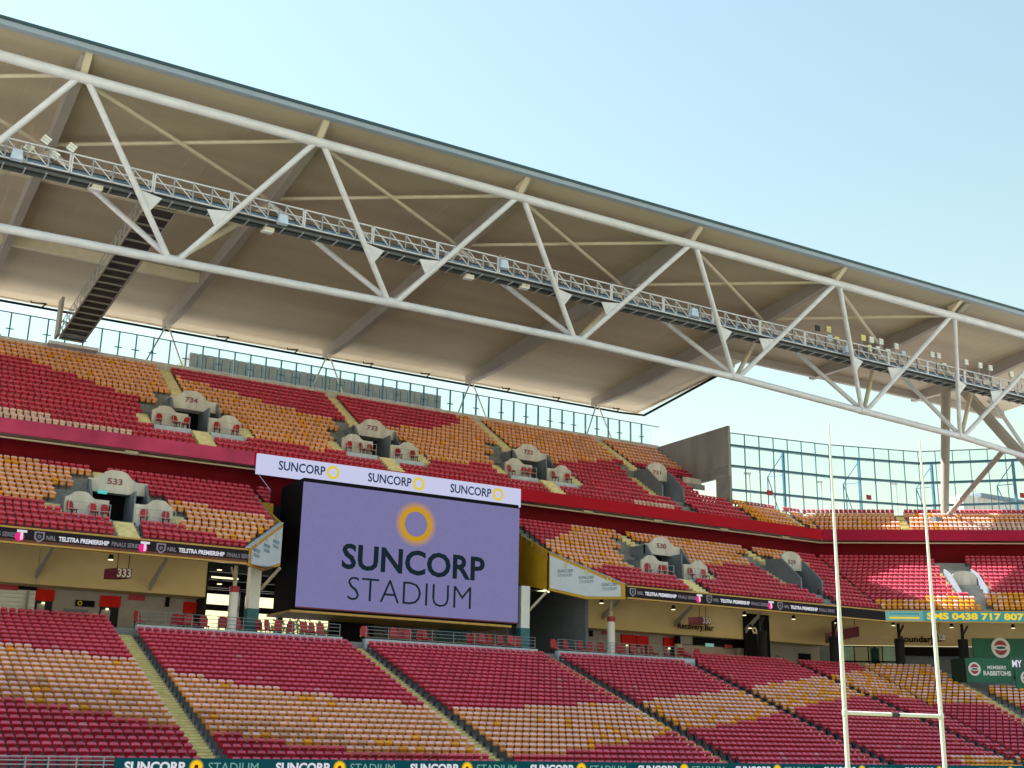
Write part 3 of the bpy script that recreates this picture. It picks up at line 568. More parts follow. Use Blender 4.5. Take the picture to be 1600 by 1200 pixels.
# ------------------------------------------------------------------ vomitory block shared by the two upper tiers
def vomitory(xc, Yl, zl, num, lb, rise, tierY, tierZ, nchairs=5, numsize=0.75, where=''):
    """xc centre, Yl/zl front of ledge; rise = tier slope"""
    t = thing('vomitory', (xc, Yl, zl), lb, 'entrance', 'tier entrances')
    def curved(x0, x1, xa, xb, Y, z0, zs, zt, name, th=0.22):
        pts = [(x0, Y, z0), (x1, Y, z0), (x1, Y, zs)]; n = 8
        for k in range(n + 1):
            f = k / n; x = xb + (xa - xb) * f; e = 0.5 - 0.5 * math.cos(math.pi * min(1, f / 0.35)) if f < 0.35 else (1 if f < 0.65 else 0.5 - 0.5 * math.cos(math.pi * min(1, (1 - f) / 0.35)))
            pts.append((x, Y, zs + (zt - zs) * e))
        pts.append((x0, Y, zs)); m_ = MB(); m_.prism(pts, (0, th, 0), 'concrete_warm'); return m_.build(name, t)
    curved(xc - 3.3, xc - 0.65, xc - 3.25, xc - 1.5, Yl + 0.9, zl - 0.3, zl + 1.35, zl + 1.75, 'side_parapet')
    curved(xc + 0.95, xc + 3.4, xc + 1.6, xc + 3.35, Yl + 0.9, zl - 0.3, zl + 1.35, zl + 1.75, 'side_parapet')
    up = curved(xc - 1.75, xc + 2.0, xc - 1.4, xc + 1.3, Yl + 2.5, zl + 2.15, zl + 3.0, zl + 3.65, 'upper_parapet')
    text(num, 'number', t, (xc - 0.1, Yl + 2.45, zl + 2.72), 0.55, 'number_plum', width=0.95, bold=0.01)
    for x0, x1 in ((xc - 3.3, xc - 0.6), (xc + 0.75, xc + 3.5)):
        m_ = MB(); m_.box((x0, Yl - 0.05, zl - 0.6), (x1, Yl + 1.0, zl + 0.02), 'concrete_blue'); m_.build('ledge', t)
        rl = MB()
        for k in range(5): x = x0 + 0.1 + (x1 - x0 - 0.2) * k / 4; rl.tube((x, Yl + 0.1, zl), (x, Yl + 0.1, zl + 0.95), 0.02, 'grey_steel', 5)
        for h in (0.5, 0.95): rl.tube((x0 + 0.1, Yl + 0.1, zl + h), (x1 - 0.1, Yl + 0.1, zl + h), 0.02, 'grey_steel', 5)
        rl.build('railing', t)
    # side walls running back into the tier, roof slab, dark passage
    for x, zt in ((xc - 3.3, zl + 1.3), (xc + 3.2, zl + 1.3)):
        L = 1.6; m_ = MB(); m_.prism([(x, Yl + 1.12, zl - 0.4), (x, Yl + 1.12, zt), (x, Yl + 1.12 + L, zt + 0.25), (x, Yl + 1.12 + L, zl - 0.4)], (0.2, 0, 0), 'slate_wall'); m_.build('side_wall', t)
    for x in (xc - 1.75, xc + 1.85):
        m_ = MB(); m_.prism([(x, Yl + 1.12, zl - 0.4), (x, Yl + 1.12, zl + 1.3), (x, Yl + 2.45, zl + 2.9), (x, Yl + 4.6, zl + 2.9), (x, Yl + 4.6, zl - 0.4)], (0.15, 0, 0), 'slate_wall'); m_.build('side_wall', t)
    m_ = MB(); m_.box((xc - 1.6, Yl + 2.73, zl + 2.3), (xc + 1.85, Yl + 4.8, zl + 2.85), 'concrete_warm'); m_.build('roof_slab', t)
    m_ = MB(); m_.box((xc - 1.58, Yl + 4.0, zl - 0.5), (xc + 1.83, Yl + 4.1, zl + 2.28), 'black'); m_.build('dark_opening', t)
    m_ = MB(); m_.box((xc - 0.6, Yl - 0.05, zl - 0.6), (xc + 0.9, Yl + 4.0, zl - 0.02), 'concrete'); m_.build('floor', t)
    m_ = MB(); m_.box((xc + 0.95, Yl + 1.2, zl), (xc + 1.05, Yl + 3.9, zl + 2.2), 'slate_wall'); m_.build('inner_wall', t)
    n = int(round(Yl - tierY) / 0.4) + 1; nst = max(3, int((Yl - tierY) / 0.4))
    for k in range(nst):
        y1 = Yl - 0.05 - k * 0.4; m_ = MB(); m_.box((xc - 0.55, y1 - 0.4, zl - 1.2 - k * 0.4 * rise), (xc + 0.7, y1, zl - 0.04 - (k + 0.4) * 0.4 * rise), 'step_yellow'); m_.build('step', t)
    for x0 in (xc - 4.35, xc + 3.45):
        for k in range(5):
            y0 = Yl + 0.1 + k * 0.42; m_ = MB(); m_.box((x0, y0, zl - 1.0), (x0 + 0.95, y0 + 0.42, zl + 0.02 + k * 0.42 * rise), 'step_yellow'); m_.build('step', t)
    for k in range(nchairs):
        x = xc + (-2.9, -1.6, -0.9, 1.5, 2.9)[k]
        o = place(CH, 'entrance_chair', None, (x, Yl + 0.5, zl + 0.03), rng.uniform(-0.6, 0.6)); tag(o, f'red chair, {("1st", "2nd", "3rd", "4th", "5th")[k]} from left, at the entrance {where}', 'chair', 'chairs at the tier entrances')
    return t

def narrow_entrance(x, Yl, zl, num, rise, ys, lb):
    t = thing('vomitory', (x, Yl, zl), lb, 'entrance', 'tier entrances'); Y = Yl + 2.3
    m_ = MB(); pts = [(x - 1.4, Y, zl + 2.1), (x + 0.9, Y, zl + 2.1), (x + 0.9, Y, zl + 3.2)] + [(x - 0.25 + math.cos(math.pi * k / 8) * 1.1, Y, zl + 3.2 + math.sin(math.pi * k / 8) * 0.55) for k in range(9)]; m_.prism(pts, (0, 0.25, 0), 'concrete_warm'); m_.build('upper_parapet', t)
    for xx in (x - 1.5, x + 0.95): m_ = MB(); m_.prism([(xx, Yl, zl - 0.6), (xx, Yl, zl + 1.1), (xx, Yl + 2.2, zl + 3.0), (xx, Yl + 4.3, zl + 3.2), (xx, Yl + 4.3, zl - 0.6)], (0.15, 0, 0), 'slate_wall'); m_.build('side_wall', t)
    m_ = MB(); m_.box((x - 1.33, Yl + 3.5, zl - 0.2), (x + 0.93, Yl + 3.6, zl + 2.4), 'black'); m_.build('dark_opening', t)
    text(num, 'number', t, (x - 0.25, Y - 0.03, zl + 2.65), 0.5, 'number_plum', width=0.9, bold=0.01)
    for k in range(14): y0 = ys + k * 0.42; z0 = zl + (y0 - Yl) * rise; m_ = MB(); m_.box((x - 2.5, y0, z0 - 0.8), (x - 1.55, y0 + 0.42, z0 - 0.05), 'step_yellow'); m_.build('step', t)
    return t
# ------------------------------------------------------------------ middle tier
MY, MD, MZ, MR, NM = 74.35, 0.80, 12.75, 0.44, 14
def xl(Y): return 24.3 + min(max(Y - 74.0, 0), 5.0) * 0.8
def xr(Y): return 53.6 - min(max(Y - 74.0, 0), 5.0) * 0.75
middle = thing('middle_tier', (40, 74, 12), 'grey concrete middle tier with a notch cut out for the screen', 'stand')
MV = [(17.0, '533'), (61.2, '530'), (75.4, '529')]
def split(a, e, holes):
    segs = [(a, e)]
    for h0, h1 in holes: segs = [s for (p, q) in segs for s in ((p, min(q, h0)), (max(p, h1), q)) if s[1] - s[0] > 0.01]
    return segs
bL = MB(); bR = MB()
for i in range(NM):
    Y = MY + MD * i; z = MZ + MR * i; zp = z - MR if i else MZ - 0.6
    holes = [(x - 1.6, x + 1.85) for x, _ in MV] if 4 <= i <= 8 else []
    for a, e in split(XMIN, xl(Y), holes): bL.face([(a, Y, zp), (e, Y, zp), (e, Y, z), (a, Y, z)], 'concrete'); bL.face([(a, Y, z), (e, Y, z), (e, Y + MD, z), (a, Y + MD, z)], 'concrete')
    ss = split(xr(Y), xm(Y), holes)
    for k, (a, e) in enumerate(ss):
        e2 = xm(Y + MD) if k == len(ss) - 1 else e
        bR.face([(a, Y, zp), (e, Y, zp), (e, Y, z), (a, Y, z)], 'concrete'); bR.face([(a, Y, z), (e, Y, z), (e2, Y + MD, z), (a, Y + MD, z)], 'concrete')
    A = [fac(Y, s0(Y), z), fac(Y, SMAX, z)]; B = [fac(Y + MD, s0(Y + MD), z), fac(Y + MD, SMAX, z)]; strip(bR, A, B, 'concrete'); strip(bR, [Vector((p.x, p.y, zp)) for p in A], A, 'concrete')
bL.build('terrace', middle); bR.build('terrace', middle)
b = MB(); strip(b, [Vector((XMIN, 74.5, 11.98)), Vector((xl(79), 74.5, 11.98))], [Vector((XMIN, 86, 13.55)), Vector((xl(79), 86, 13.55))], 'rafter')
strip(b, [Vector((54.0, 74.5, 11.98)), Vector((xm(74.5), 74.5, 11.98)), fac(74.5, SMAX, 11.98)], [Vector((54.0, 86, 13.55)), Vector((xm(86), 86, 13.55)), fac(86, SMAX, 13.55)], 'rafter'); b.build('soffit', middle)
for i in range(NM):
    Y = MY + MD * i + 0.5; z = MZ + MR * i
    ex = []
    for x, _ in MV:
        if i <= 3: ex.append((x - 0.75, x + 0.85))
        elif x > 70: ex.append((x - 2.6, x + 2.3) if i <= 9 else ((x - 2.6, x + 1.6) if i <= 11 else (x - 0.5, x + 0.5)))
        elif i <= 5: ex.append((x - 4.3, x + 4.4))
        elif i <= 8: ex.append((x - 3.5, x + 3.5))
        elif i <= 11: ex.append((x - 2.1, x + 2.2))
        else: ex.append((x - 0.5, x + 0.5))
        if i == 3 and x < 70: ex.append((x - 3.5, x + 3.7))
    pad = 0.45
    add_row_main([s for s in split(4.0, xl(Y) - pad, ex)] + [s for s in split(xr(Y) + pad, xm(Y) - 0.15, ex)], Y, z, 0.47, lambda x: mid_colour(x, i, None), ('M', i))
    s = s0(Y) + 0.3
    while s < 26:
        if not (10.2 < s < 13.4 and i > 3) and not (11.5 < s < 12.5 and i <= 3):
            p = fac(Y, s, z); SEATS.append((p.x, p.y, p.z, -TH, mid_colour(p.x, i, s), ('M', i)))
        s += 0.47
vomitory(17.0, 76.95, 14.3, '533', 'concrete entrance with curved parapets numbered 533, middle tier left', 0.55, MY, MZ, where='in the middle tier left of the screen')
vomitory(61.2, 76.95, 14.3, '530', 'concrete entrance with curved parapets numbered 530, middle tier right of the screen', 0.55, MY, MZ, where='in the middle tier right of the screen')
narrow_entrance(75.6, 77.0, 14.3, '529', 0.55, 75.4, 'narrow rounded concrete entrance in the middle tier left of the goal posts')
q = at(160, 769, 79.2); m_ = MB(); m_.box((q.x - 0.28, 79.1, q.z - 0.1), (q.x + 0.28, 79.22, q.z + 0.1), 'exit_glow'); tag(m_.build('exit_light', loc=tuple(q)), 'small green lit exit sign under the number 533', 'exit sign')
# corner entrance in the middle tier
t = thing('vomitory', tuple(fac(78, 11.7, 14.5)), 'rounded concrete entrance in the corner of the middle tier between the goal posts', 'entrance', 'tier entrances')
c0 = fac(80.6, 11.0, 15.6); m_ = MB(); pts = []
for k in range(11): a_ = math.pi * k / 10; p = fac(80.6, 11.9 + math.cos(a_) * 1.1, 16.6 + math.sin(a_) * 0.6); pts.append(p)
pts += [fac(80.6, 10.8, 15.7), fac(80.6, 13.0, 15.7)]; m_.prism(pts[::-1], NX * 0.25, 'concrete_warm'); m_.build('upper_parapet', t)
for s in (10.6, 13.05): m_ = MB(); m_.prism([fac(77.4, s, 14.0), fac(77.4, s, 14.9), fac(80.5, s, 16.9), fac(82.5, s, 17.6), fac(82.5, s, 14.0)], UX * 0.15, 'slate_wall'); m_.build('side_wall', t)
m_ = MB(); m_.prism([fac(80.95, 10.8, 14.2), fac(80.95, 13.0, 14.2), fac(80.95, 13.0, 15.9), fac(80.95, 10.8, 15.9)], NX * 0.1, 'black'); m_.build('dark_opening', t)
for s in (9.6, 13.4):
    for k in range(9): m_ = MB(); y0 = 77.2 + k * 0.6; z0 = MZ + (y0 - MY) * 0.55; m_.prism([fac(y0, s, z0 - 0.6), fac(y0, s + 0.8, z0 - 0.6), fac(y0, s + 0.8, z0 + 0.2), fac(y0, s, z0 + 0.2)], NX * 0.6, 'step_yellow'); m_.build('step', t)
# top aisle steps of the middle tier
for x, lb in ((17.0, 'short yellow steps in the middle tier left of the screen'), (61.2, 'short yellow steps in the middle tier right of the screen'), (75.4, 'short yellow steps in the middle tier left of the goal posts')):
    t = thing('short_stairs', (x, 83.5, 18), lb, 'stairs', 'short stairs above the entrances')
    for k in range(5): y0 = 82.6 + k * 0.6; z0 = MZ + (y0 - MY) * 0.55; m_ = MB(); m_.box((x - 0.45, y0, z0 - 0.6), (x + 0.45, y0 + 0.6, z0 + 0.18), 'step_yellow'); m_.build('step', t)
# wings beside the screen: white panels in yellow frames
def wing(x0, x1, lb, left):
    t = thing('notch_wing', (x0, 74, 12), lb, 'panel', 'white wing panels beside the screen')
    def P(f, z, out=0.0):
        d = Vector((x1 - x0, 5, 0)).normalized(); n = Vector((-d.y, d.x, 0)) if not left else Vector((d.y, -d.x, 0))
        if n.y > 0: n = -n
        return Vector((x0 + (x1 - x0) * f, 74.0 + 5 * f, z)) + n * out
    back = Vector((0, 0.25, 0))
    m_ = MB(); m_.prism([P(0, 11.85), P(0.5, 11.95), P(1, 12.7), P(1, 15.6), P(0, 12.95)], back, 'yellow_paint'); m_.build('frame', t)
    m_ = MB(); m_.prism([P(0.06, 12.05, 0.02), P(0.5, 12.15, 0.02), P(0.985, 12.87, 0.02), P(0.985, 15.35, 0.02), P(0.06, 12.85, 0.02)], -back * 0.1, 'panel_white'); m_.build('panel', t)
    m_ = MB(); xe = x1; m_.prism([(xe, 79.0, 12.7), (xe, 84.0, 13.65), (xe, 84.0, 17.8), (xe, 79.0, 15.6)], (-0.2 if left else 0.2, 0, 0), 'yellow_paint'); m_.build('return_panel', t)
    d_ = 0.95 if left else -0.95; m_ = MB(); m_.prism([(xe, 84.02, 13.65), (xe + d_, 84.02, 13.65), (xe + d_, 84.02, 17.85), (xe, 84.02, 17.85)], (0, 0.2, 0), 'yellow_paint'); m_.build('end_panel', t)
    m_ = MB(); m_.bar(P(0, 12.99, -0.12), P(1, 15.66, -0.12), 0.3, 0.05, 'concrete_blue'); m_.build('coping', t)
    ang = math.atan2(5, x1 - x0) if left else math.atan2(-5, x0 - x1)
    for f in ((0.2, 0.5, 0.78)):
        c = P(f, 0, 0.06); zc = 11.95 + (12.4 + 2.2 * f - 11.95) * 0.75 + 0.2 + 0.3 * f
        w_ = 1.25
        text('SUNCORP', 'lettering', t, (c.x, c.y, zc), 0.34, 'logo_grey', width=w_, bold=0.006, rotz=ang)
        text('STADIUM', 'lettering', t, (c.x, c.y, zc - 0.32), 0.32, 'logo_grey', width=w_ * 0.9, rotz=ang)
        ring('ring_mark', t, (c.x, c.y, zc + 0.52), 0.11, 0.19, 'logo_yellow_pale', 16, rotz=ang)
    return t
wing(24.4, 28.3, 'narrow white wing panel in yellow frame left of the screen', True)
wing(53.5, 49.9, 'wide white wing panel in yellow frame right of the screen', False)
m_ = MB(); a_ = at(413, 758, 84); c_ = at(437, 790, 82); m_.prism([(27.9, 81, 17.1), (27.9, 84, 18.6), (27.9, 84, 19.9), (27.9, 81, 18.2)], (0.03, 0, 0), 'glass'); tag(m_.build('glass_balustrade', loc=(27.9, 82, 17)), 'small glass balustrade beside the black side of the screen', 'balustrade')

# LED ribbons on the middle tier front
def ribbon_text(t, x0, n, period, Y=74.0, face='led_white', zc=12.42):
    for k in range(n):
        x = x0 + k * period; last = (k == n - 1); g = period / 9.3
        text('NRL', 'lettering', t, (x + 0.35 + 1.0 * g, Y - 0.02, zc - 0.13), 0.36, 'led_grey', width=0.72 * g, bold=0.006); text('TELSTRA PREMIERSHIP', 'lettering', t, (x + 0.35 + 3.45 * g, Y - 0.02, zc - 0.13), 0.36, face, width=3.8 * g, bold=0.012)
        text('FINALS SERIES', 'lettering', t, (x + 0.35 + 6.65 * g, Y - 0.02, zc - 0.13), 0.36, 'led_grey', width=2.2 * g, bold=0.004)
        m_ = MB(); c = (x + 0.45, zc); m_.prism([(c[0] - 0.28, Y - 0.02, c[1] + 0.3), (c[0] - 0.28, Y - 0.02, c[1] - 0.1), (c[0], Y - 0.02, c[1] - 0.33), (c[0] + 0.28, Y - 0.02, c[1] - 0.1), (c[0] + 0.28, Y - 0.02, c[1] + 0.3)], (0, 0.01, 0), 'led_grey'); sh = m_.build('shield', t)
        m_ = MB(); m_.prism([(c[0] - 0.19, Y - 0.03, c[1] + 0.22), (c[0] - 0.19, Y - 0.03, c[1] - 0.06), (c[0], Y - 0.03, c[1] - 0.22), (c[0] + 0.19, Y - 0.03, c[1] - 0.06), (c[0] + 0.19, Y - 0.03, c[1] + 0.22)], (0, 0.008, 0), 'led_black'); m_.build('shield_field', sh)
        ring('shield_mark', sh, (c[0], Y - 0.032, c[1] + 0.02), 0.05, 0.10, 'led_grey', 10, 0.004)
        if last: continue
        xT = x + period - 0.55; disc('logo_disc', t, (xT - 0.08, Y - 0.015, zc - 0.08), 0.26, 'led_magenta', 18)
        m_ = MB(); m_.box((xT - 0.25, Y - 0.04, zc + 0.17), (xT + 0.30, Y - 0.03, zc + 0.31), 'led_white'); m_.box((xT - 0.04, Y - 0.042, zc - 0.25), (xT + 0.10, Y - 0.032, zc + 0.2), 'led_white'); m_.build('logo_letter', t)
def ribbon(name, lb, x0, x1, dark):
    t = thing(name, (x0, 74, 12), lb, 'led board', 'LED ribbons of the middle tier')
    m_ = MB(); m_.box((x0, 74.0, 12.02), (x1, 74.3, 12.80), dark); m_.build('display', t)
    for z0, z1 in ((12.80, 12.90), (11.92, 12.02)): m_ = MB(); m_.box((x0, 73.97, z0), (x1, 74.3, z1), 'gold_trim'); m_.build('trim', t)
    return t
t = ribbon('ribbon_board', 'black LED ribbon with league lettering left of the screen', XMIN, 24.35, 'led_black')
m_ = MB(); m_.box((XMIN, 73.99, 12.02), (24.3, 73.998, 12.18), 'led_brown'); m_.build('glow_band', t)
xa = at(49, 835, 74).x; P_ = at(240, 855, 74).x - xa; ribbon_text(t, xa - P_, 3, P_)
t = ribbon('ribbon_board', 'black LED ribbon with league lettering right of the screen', 53.65, xm(74) - 0.03, 'led_black')
xa = at(981, 925, 74).x; P_ = at(1101, 936, 74).x - xa; ribbon_text(t, xa, 3, P_)
t = thing('ribbon_board', tuple(fac(74, s0(74), 12)), 'sage and blue LED ribbon with phone number in the corner', 'led board', 'LED ribbons of the middle tier')
def fbox(b, Y0, Y1, sa, sb, z0, z1, m): b.prism([fac(Y0, sa, z0), fac(Y0, sb, z0), fac(Y0, sb, z1), fac(Y0, sa, z1)], NX * (Y1 - Y0), m)
sA = s0(74); sw = [sA, sA + 3.1, sA + 11.7, SMAX]
for k, m0 in enumerate(('led_sage', 'led_teal', 'led_blue')):
    m_ = MB(); fbox(m_, 74.0, 74.3, sw[k], sw[k + 1], 12.02, 12.85, m0); m_.build('display', t)
for z0, z1 in ((12.85, 12.93), (11.9, 12.02)): m_ = MB(); fbox(m_, 73.97, 74.3, sA, SMAX, z0, z1, 'gold_trim'); m_.build('trim', t)
q = fac(73.97, sA + 7.4, 12.2); text('SMS 0438 717 807', 'lettering', t, tuple(q), 0.72, 'led_yellow', width=8.0, bold=0.03, rotz=-TH)
q = fac(73.97, sA + 13.6, 12.25); text('www.', 'lettering', t, tuple(q), 0.7, 'led_white', width=1.9, bold=0.03, rotz=-TH)
for z in (12.55, 12.2): m_ = MB(); fbox(m_, 73.98, 73.99, sA + 0.3, sA + 2.8, z, z + 0.14, 'led_yellow' if z < 12.3 else 'led_teal'); m_.build('text_strip', t)

# ------------------------------------------------------------------ the screen
SX0, SX1, SY = 30.0, 47.8, 80.05
zt = at(474, 752, SY).z; zb = at(463.5, 947.3, SY).z
t = thing('video_screen', ((SX0 + SX1) / 2, SY, zb), 'huge lavender video screen reading Suncorp Stadium with a golden sun ring', 'screen')
m_ = MB(); m_.box((SX0 + 0.02, SY + 0.12, zb - 0.25), (SX1 - 0.02, SY + 4.6, zt + 0.3), 'black'); m_.build('housing', t)
m_ = MB(); m_.box((SX0, SY, zb), (SX1, SY + 0.11, zt), 'screen'); m_.build('display', t)
m_ = MB(); m_.box((SX0 - 0.4, SY - 0.15, zb - 0.42), (SX1 - 0.6, SY + 4.7, zb - 0.26), 'gold_trim'); m_.build('bottom_trim', t)
m_ = MB(); m_.box((SX0, SY - 0.02, zb - 0.09), (SX1, SY + 0.11, zb - 0.005), 'maroon'); m_.build('bottom_edge', t)
c = at(650, 819, SY); disc('sun_ring', t, (c.x, SY, c.z), 1.72, 'ring_screen', 64)
a_ = at(532, 893, SY); e_ = at(756, 905, SY); text('SUNCORP', 'lettering', t, ((a_.x + e_.x) / 2, SY - 0.02, at(645, 897, SY).z), 2.45, 'screen_text', width=e_.x - a_.x, bold=0.06)
a_ = at(543, 940, SY); e_ = at(736, 948, SY); text('STADIUM', 'lettering', t, ((a_.x + e_.x) / 2, SY - 0.02, at(640, 945, SY).z), 2.45, 'screen_text', width=e_.x - a_.x, bold=-0.035)
# header board on the fascia behind the screen
HY = 83.9; a_ = at(403, 708, HY); e_ = at(814, 763.5, HY); zb_ = at(400.2, 739.5, HY).z
t = thing('header_board', ((a_.x + e_.x) / 2, HY, zb_), 'long white board with three Suncorp names above the screen', 'sign')
m_ = MB(); m_.box((a_.x, HY, zb_), (e_.x, HY + 0.25, a_.z), 'header_led'); m_.build('board', t)
for x0, x1, xc_, yb in ((434, 507, 520, 744), (574, 642, 654, 762), (703, 767, 778, 777)):
    p = at(x0, yb, HY); q = at(x1, yb + 9, HY); text('SUNCORP', 'lettering', t, ((p.x + q.x) / 2, HY - 0.01, zb_ + 0.5), 0.95, 'header_navy', width=q.x - p.x, bold=0.018)
    r = at(xc_, yb - 3, HY); ring('ring_mark', t, (r.x, HY - 0.005, zb_ + 0.80), 0.31, 0.52, 'header_yellow', 28)

# ------------------------------------------------------------------ upper tier
UY, UD, UZ, UR, NU = 84.45, 0.84, 21.3, 0.546, 18
XE = 76.3
upper = thing('upper_tier', (40, 84.3, 20), 'steep concrete upper tier with red fascia under the roof', 'stand')
UV = [(24.1, '734'), (39.2, '733'), (54.3, '732'), (68.6, '731')]
b = MB()
for i in range(NU):
    Y = UY + UD * i; z = UZ + UR * i; zp = z - UR if i else UZ - 0.6
    holes = [(x - 1.6, x + 1.85) for x, _ in UV] if 4 <= i <= 8 else []
    if 5 <= i <= 8: holes.append((73.2, XE))
    for a, e in split(XMIN, XE, holes): b.face([(a, Y, zp), (e, Y, zp), (e, Y, z), (a, Y, z)], 'concrete'); b.face([(a, Y, z), (e, Y, z), (e, Y + UD, z), (a, Y + UD, z)], 'concrete')
    if i < 5: strip(b, poly(Y, zp, XE), poly(Y, z, XE), 'concrete'); strip(b, poly(Y, z, XE), poly(Y + UD, z, XE), 'concrete')
strip(b, poly(UY + UD * 5, UZ + UR * 4, XE), poly(UY + UD * 12, UZ + UR * 4, XE), 'concrete')
b.face([(73.2, UY + UD * 5, UZ + UR * 4), (XE, UY + UD * 5, UZ + UR * 4), (XE, UY + UD * 9, UZ + UR * 4 + 0.6), (73.2, UY + UD * 9, UZ + UR * 4 + 0.6)], 'concrete'); b.build('terrace', upper)
YT = UY + UD * NU; ZT = UZ + UR * (NU - 1)
b = MB(); b.box((XMIN, YT, ZT - 0.6), (XE + 0.2, YT + 0.35, ZT + 1.15), 'concrete_warm'); b.build('back_parapet', upper)
b = MB(); b.box((XMIN, YT + 0.35, ZT + 0.2), (XE + 0.2, YT + 2.2, ZT + 0.45), 'concrete_warm'); b.build('back_walkway', upper)
def fascia(x0, x1, m, z0=20.55, z1=21.55):
    b = MB(); b.box((x0, 84.2, z0), (x1, 84.42, z1), m); return b.build('fascia', upper)
fascia(XMIN, 27.6, 'fascia_pink')['label'] = 'pink front of the upper tier with red patches'
fascia(27.62, 50.4, 'fascia_red'); fascia(50.42, xm(84.2) - 0.03, 'fascia_red')
b = MB(); fbox(b, 84.2, 84.42, s0(84.2), SMAX, 20.55, 21.55, 'fascia_crimson'); b.build('fascia', upper)
b = MB(); strip(b, poly(84.42, 20.56), poly(86.9, 20.9), 'rafter'); b.build('soffit', upper)
b = MB(); b.tube((XMIN, 85.0, 20.42), (xm(85.0), 85.0, 20.42), 0.07, 'cream_steel', 8); b.tube(fac(85, s0(85), 20.42), fac(85, SMAX, 20.42), 0.07, 'cream_steel', 8); b.build('pipe', upper)
for k, x in enumerate((3, 18.5, 33, 57, 64.5, 72, 79.5)): b = MB(); b.box((x, 84.75, 20.36), (x + 0.9, 85.2, 20.55), 'cream_steel'); b.build('pipe_bracket', upper)
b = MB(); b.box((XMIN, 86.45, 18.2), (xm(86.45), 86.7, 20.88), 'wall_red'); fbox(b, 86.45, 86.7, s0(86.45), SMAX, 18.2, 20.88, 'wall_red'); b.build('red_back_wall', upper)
b = MB(); b.box((24.0, 86.5, 13.92), (54.4, 86.65, 18.19), 'charcoal'); b.build('notch_back_wall', upper)
for i in range(NU):
    Y = UY + UD * i + 0.5; z = UZ + UR * i; ex = []
    for x, _ in UV:
        if i <= 2: ex.append((x - 0.7, x + 0.8))
        elif i <= 4: ex.append((x - 4.3, x + 4.4) if x < 60 else (x - 2.6, x + 1.4))
        elif i <= 7: ex.append((x - 3.5, x + 3.5) if x < 60 else (x - 2.6, x + 1.4))
        elif i <= 10: ex.append((x - 2.1, x + 2.2) if x < 60 else (x - 2.0, x + 1.2))
        else: ex.append((x - 0.5, x + 0.5))
        if i == 2 and x < 60: ex.append((x - 3.4, x + 3.6))
    if 5 <= i <= 9: ex.append((73.2, XE))
    add_row_main(split(4.0, XE - 0.3, ex), Y, z, 0.45, lambda x: up_colour(x, i), ('U', i))
    if i < 5:
        add_row_main(split(XE + 0.2, xm(Y) - 0.1, [(82.0, 83.0)]), Y, z, 0.45, lambda x: corner_colour(x, i), ('U', i)); s = s0(Y) + 0.3
        while s < 24:
            if not (7.6 < s < 8.6):
                p = fac(Y, s, z); SEATS.append((p.x, p.y, p.z, -TH, corner_colour(p.x, i), ('U', i)))
            s += 0.45
for (x, n), lb in zip(UV[:3], ('upper tier left', 'upper tier above the screen', 'upper tier right of the screen')): vomitory(x, 86.95, 23.2, n, f'concrete entrance with curved parapets numbered {n}, {lb}', 0.65, UY, UZ, where=dict(zip(('734', '733', '732'), ('in the upper tier at the left', 'in the upper tier above the screen', 'in the upper tier right of the screen')))[n])
narrow_entrance(68.6, 87.0, 23.2, '731', 0.65, 85.3, 'narrow rounded concrete entrance near the end wall, upper tier')
# aisle stairs of the upper tier
SU = None
for (x, n) in UV:
    t = thing('aisle_stairway', (x, 95, 28), f'dull yellow upper tier stairs {dict(zip(("734", "733", "732", "731"), ("at the far left", "above the left half of the screen", "right of the plant building", "next to the dark end wall")))[n]}', 'stairway', 'stairways of the upper tier')
    for k in range(14):
        y0 = UY + UD * 11 + k * UD / 2 - 0.2; m_ = MB(); zz = UZ + UR * 10.6 + (k + 1) * UR / 2; m_.box((x - 0.48, y0, zz - 0.9), (x + 0.48, y0 + UD / 2, zz), 'step_yellow'); m_.build('step', t)
for s, lb in ((None, 'yellow steps in the low corner rows left of the left goal post'), (7.7, 'yellow steps in the low corner rows between the goal posts')):
    q = Vector((82.1, UY, UZ)) if s is None else fac(UY, s, UZ); t = thing('aisle_stairway', tuple(q), lb, 'stairway', 'stairways of the upper tier')
    for k in range(9):
        Y0 = UY + k * UD / 2; z0 = UZ + k * UR / 2 + 0.12; m_ = MB()
        if s is None: m_.box((82.05, Y0, z0 - 0.7), (82.95, Y0 + UD / 2, z0), 'step_yellow')
        else: m_.prism([fac(Y0, s, z0 - 0.7), fac(Y0, s + 0.8, z0 - 0.7), fac(Y0, s + 0.8, z0), fac(Y0, s, z0)], NX * (UD / 2), 'step_yellow')
        m_.build('step', t)
# end wall of the upper tier
t = thing('end_wall', (XE, 88.3, 22), 'tall dark grey concrete end wall of the upper tier beside the glass corner', 'wall')
g = lambda Y: UZ + (Y - UY) * 0.65 - 0.8
def wall_piece(ya, yb, za, zb, z1a, z1b, m='concrete_dark', name='wall_panel', x=XE, th=0.28):
    m_ = MB(); m_.prism([(x, ya, za), (x, ya, z1a), (x, yb, z1b), (x, yb, zb)], (th, 0, 0), m); return m_.build(name, t)
HO = (90.3, 93.0)
wall_piece(88.3, 91.18, 26.55, 26.55, 31.55, 31.55); wall_piece(91.2, 94.08, 26.55, 26.55, 31.55, 31.55)
wall_piece(94.1, 96.98, g(94.1), g(96.98), 31.55, 31.55); wall_piece(97.0, 99.9, g(97), g(99.9), 31.55, 31.55)
wall_piece(88.3, HO[0], g(88.3), g(HO[0]), 26.53, 26.53, 'concrete', 'lower_slab'); wall_piece(HO[1], 94.08, g(HO[1]), g(94.08), 26.53, 26.53, 'concrete', 'lower_slab')
wall_piece(88.32, 91.6, 26.56, 27.3, 27.6, 27.6, 'concrete', 'pale_slab', XE - 0.1, 0.098)
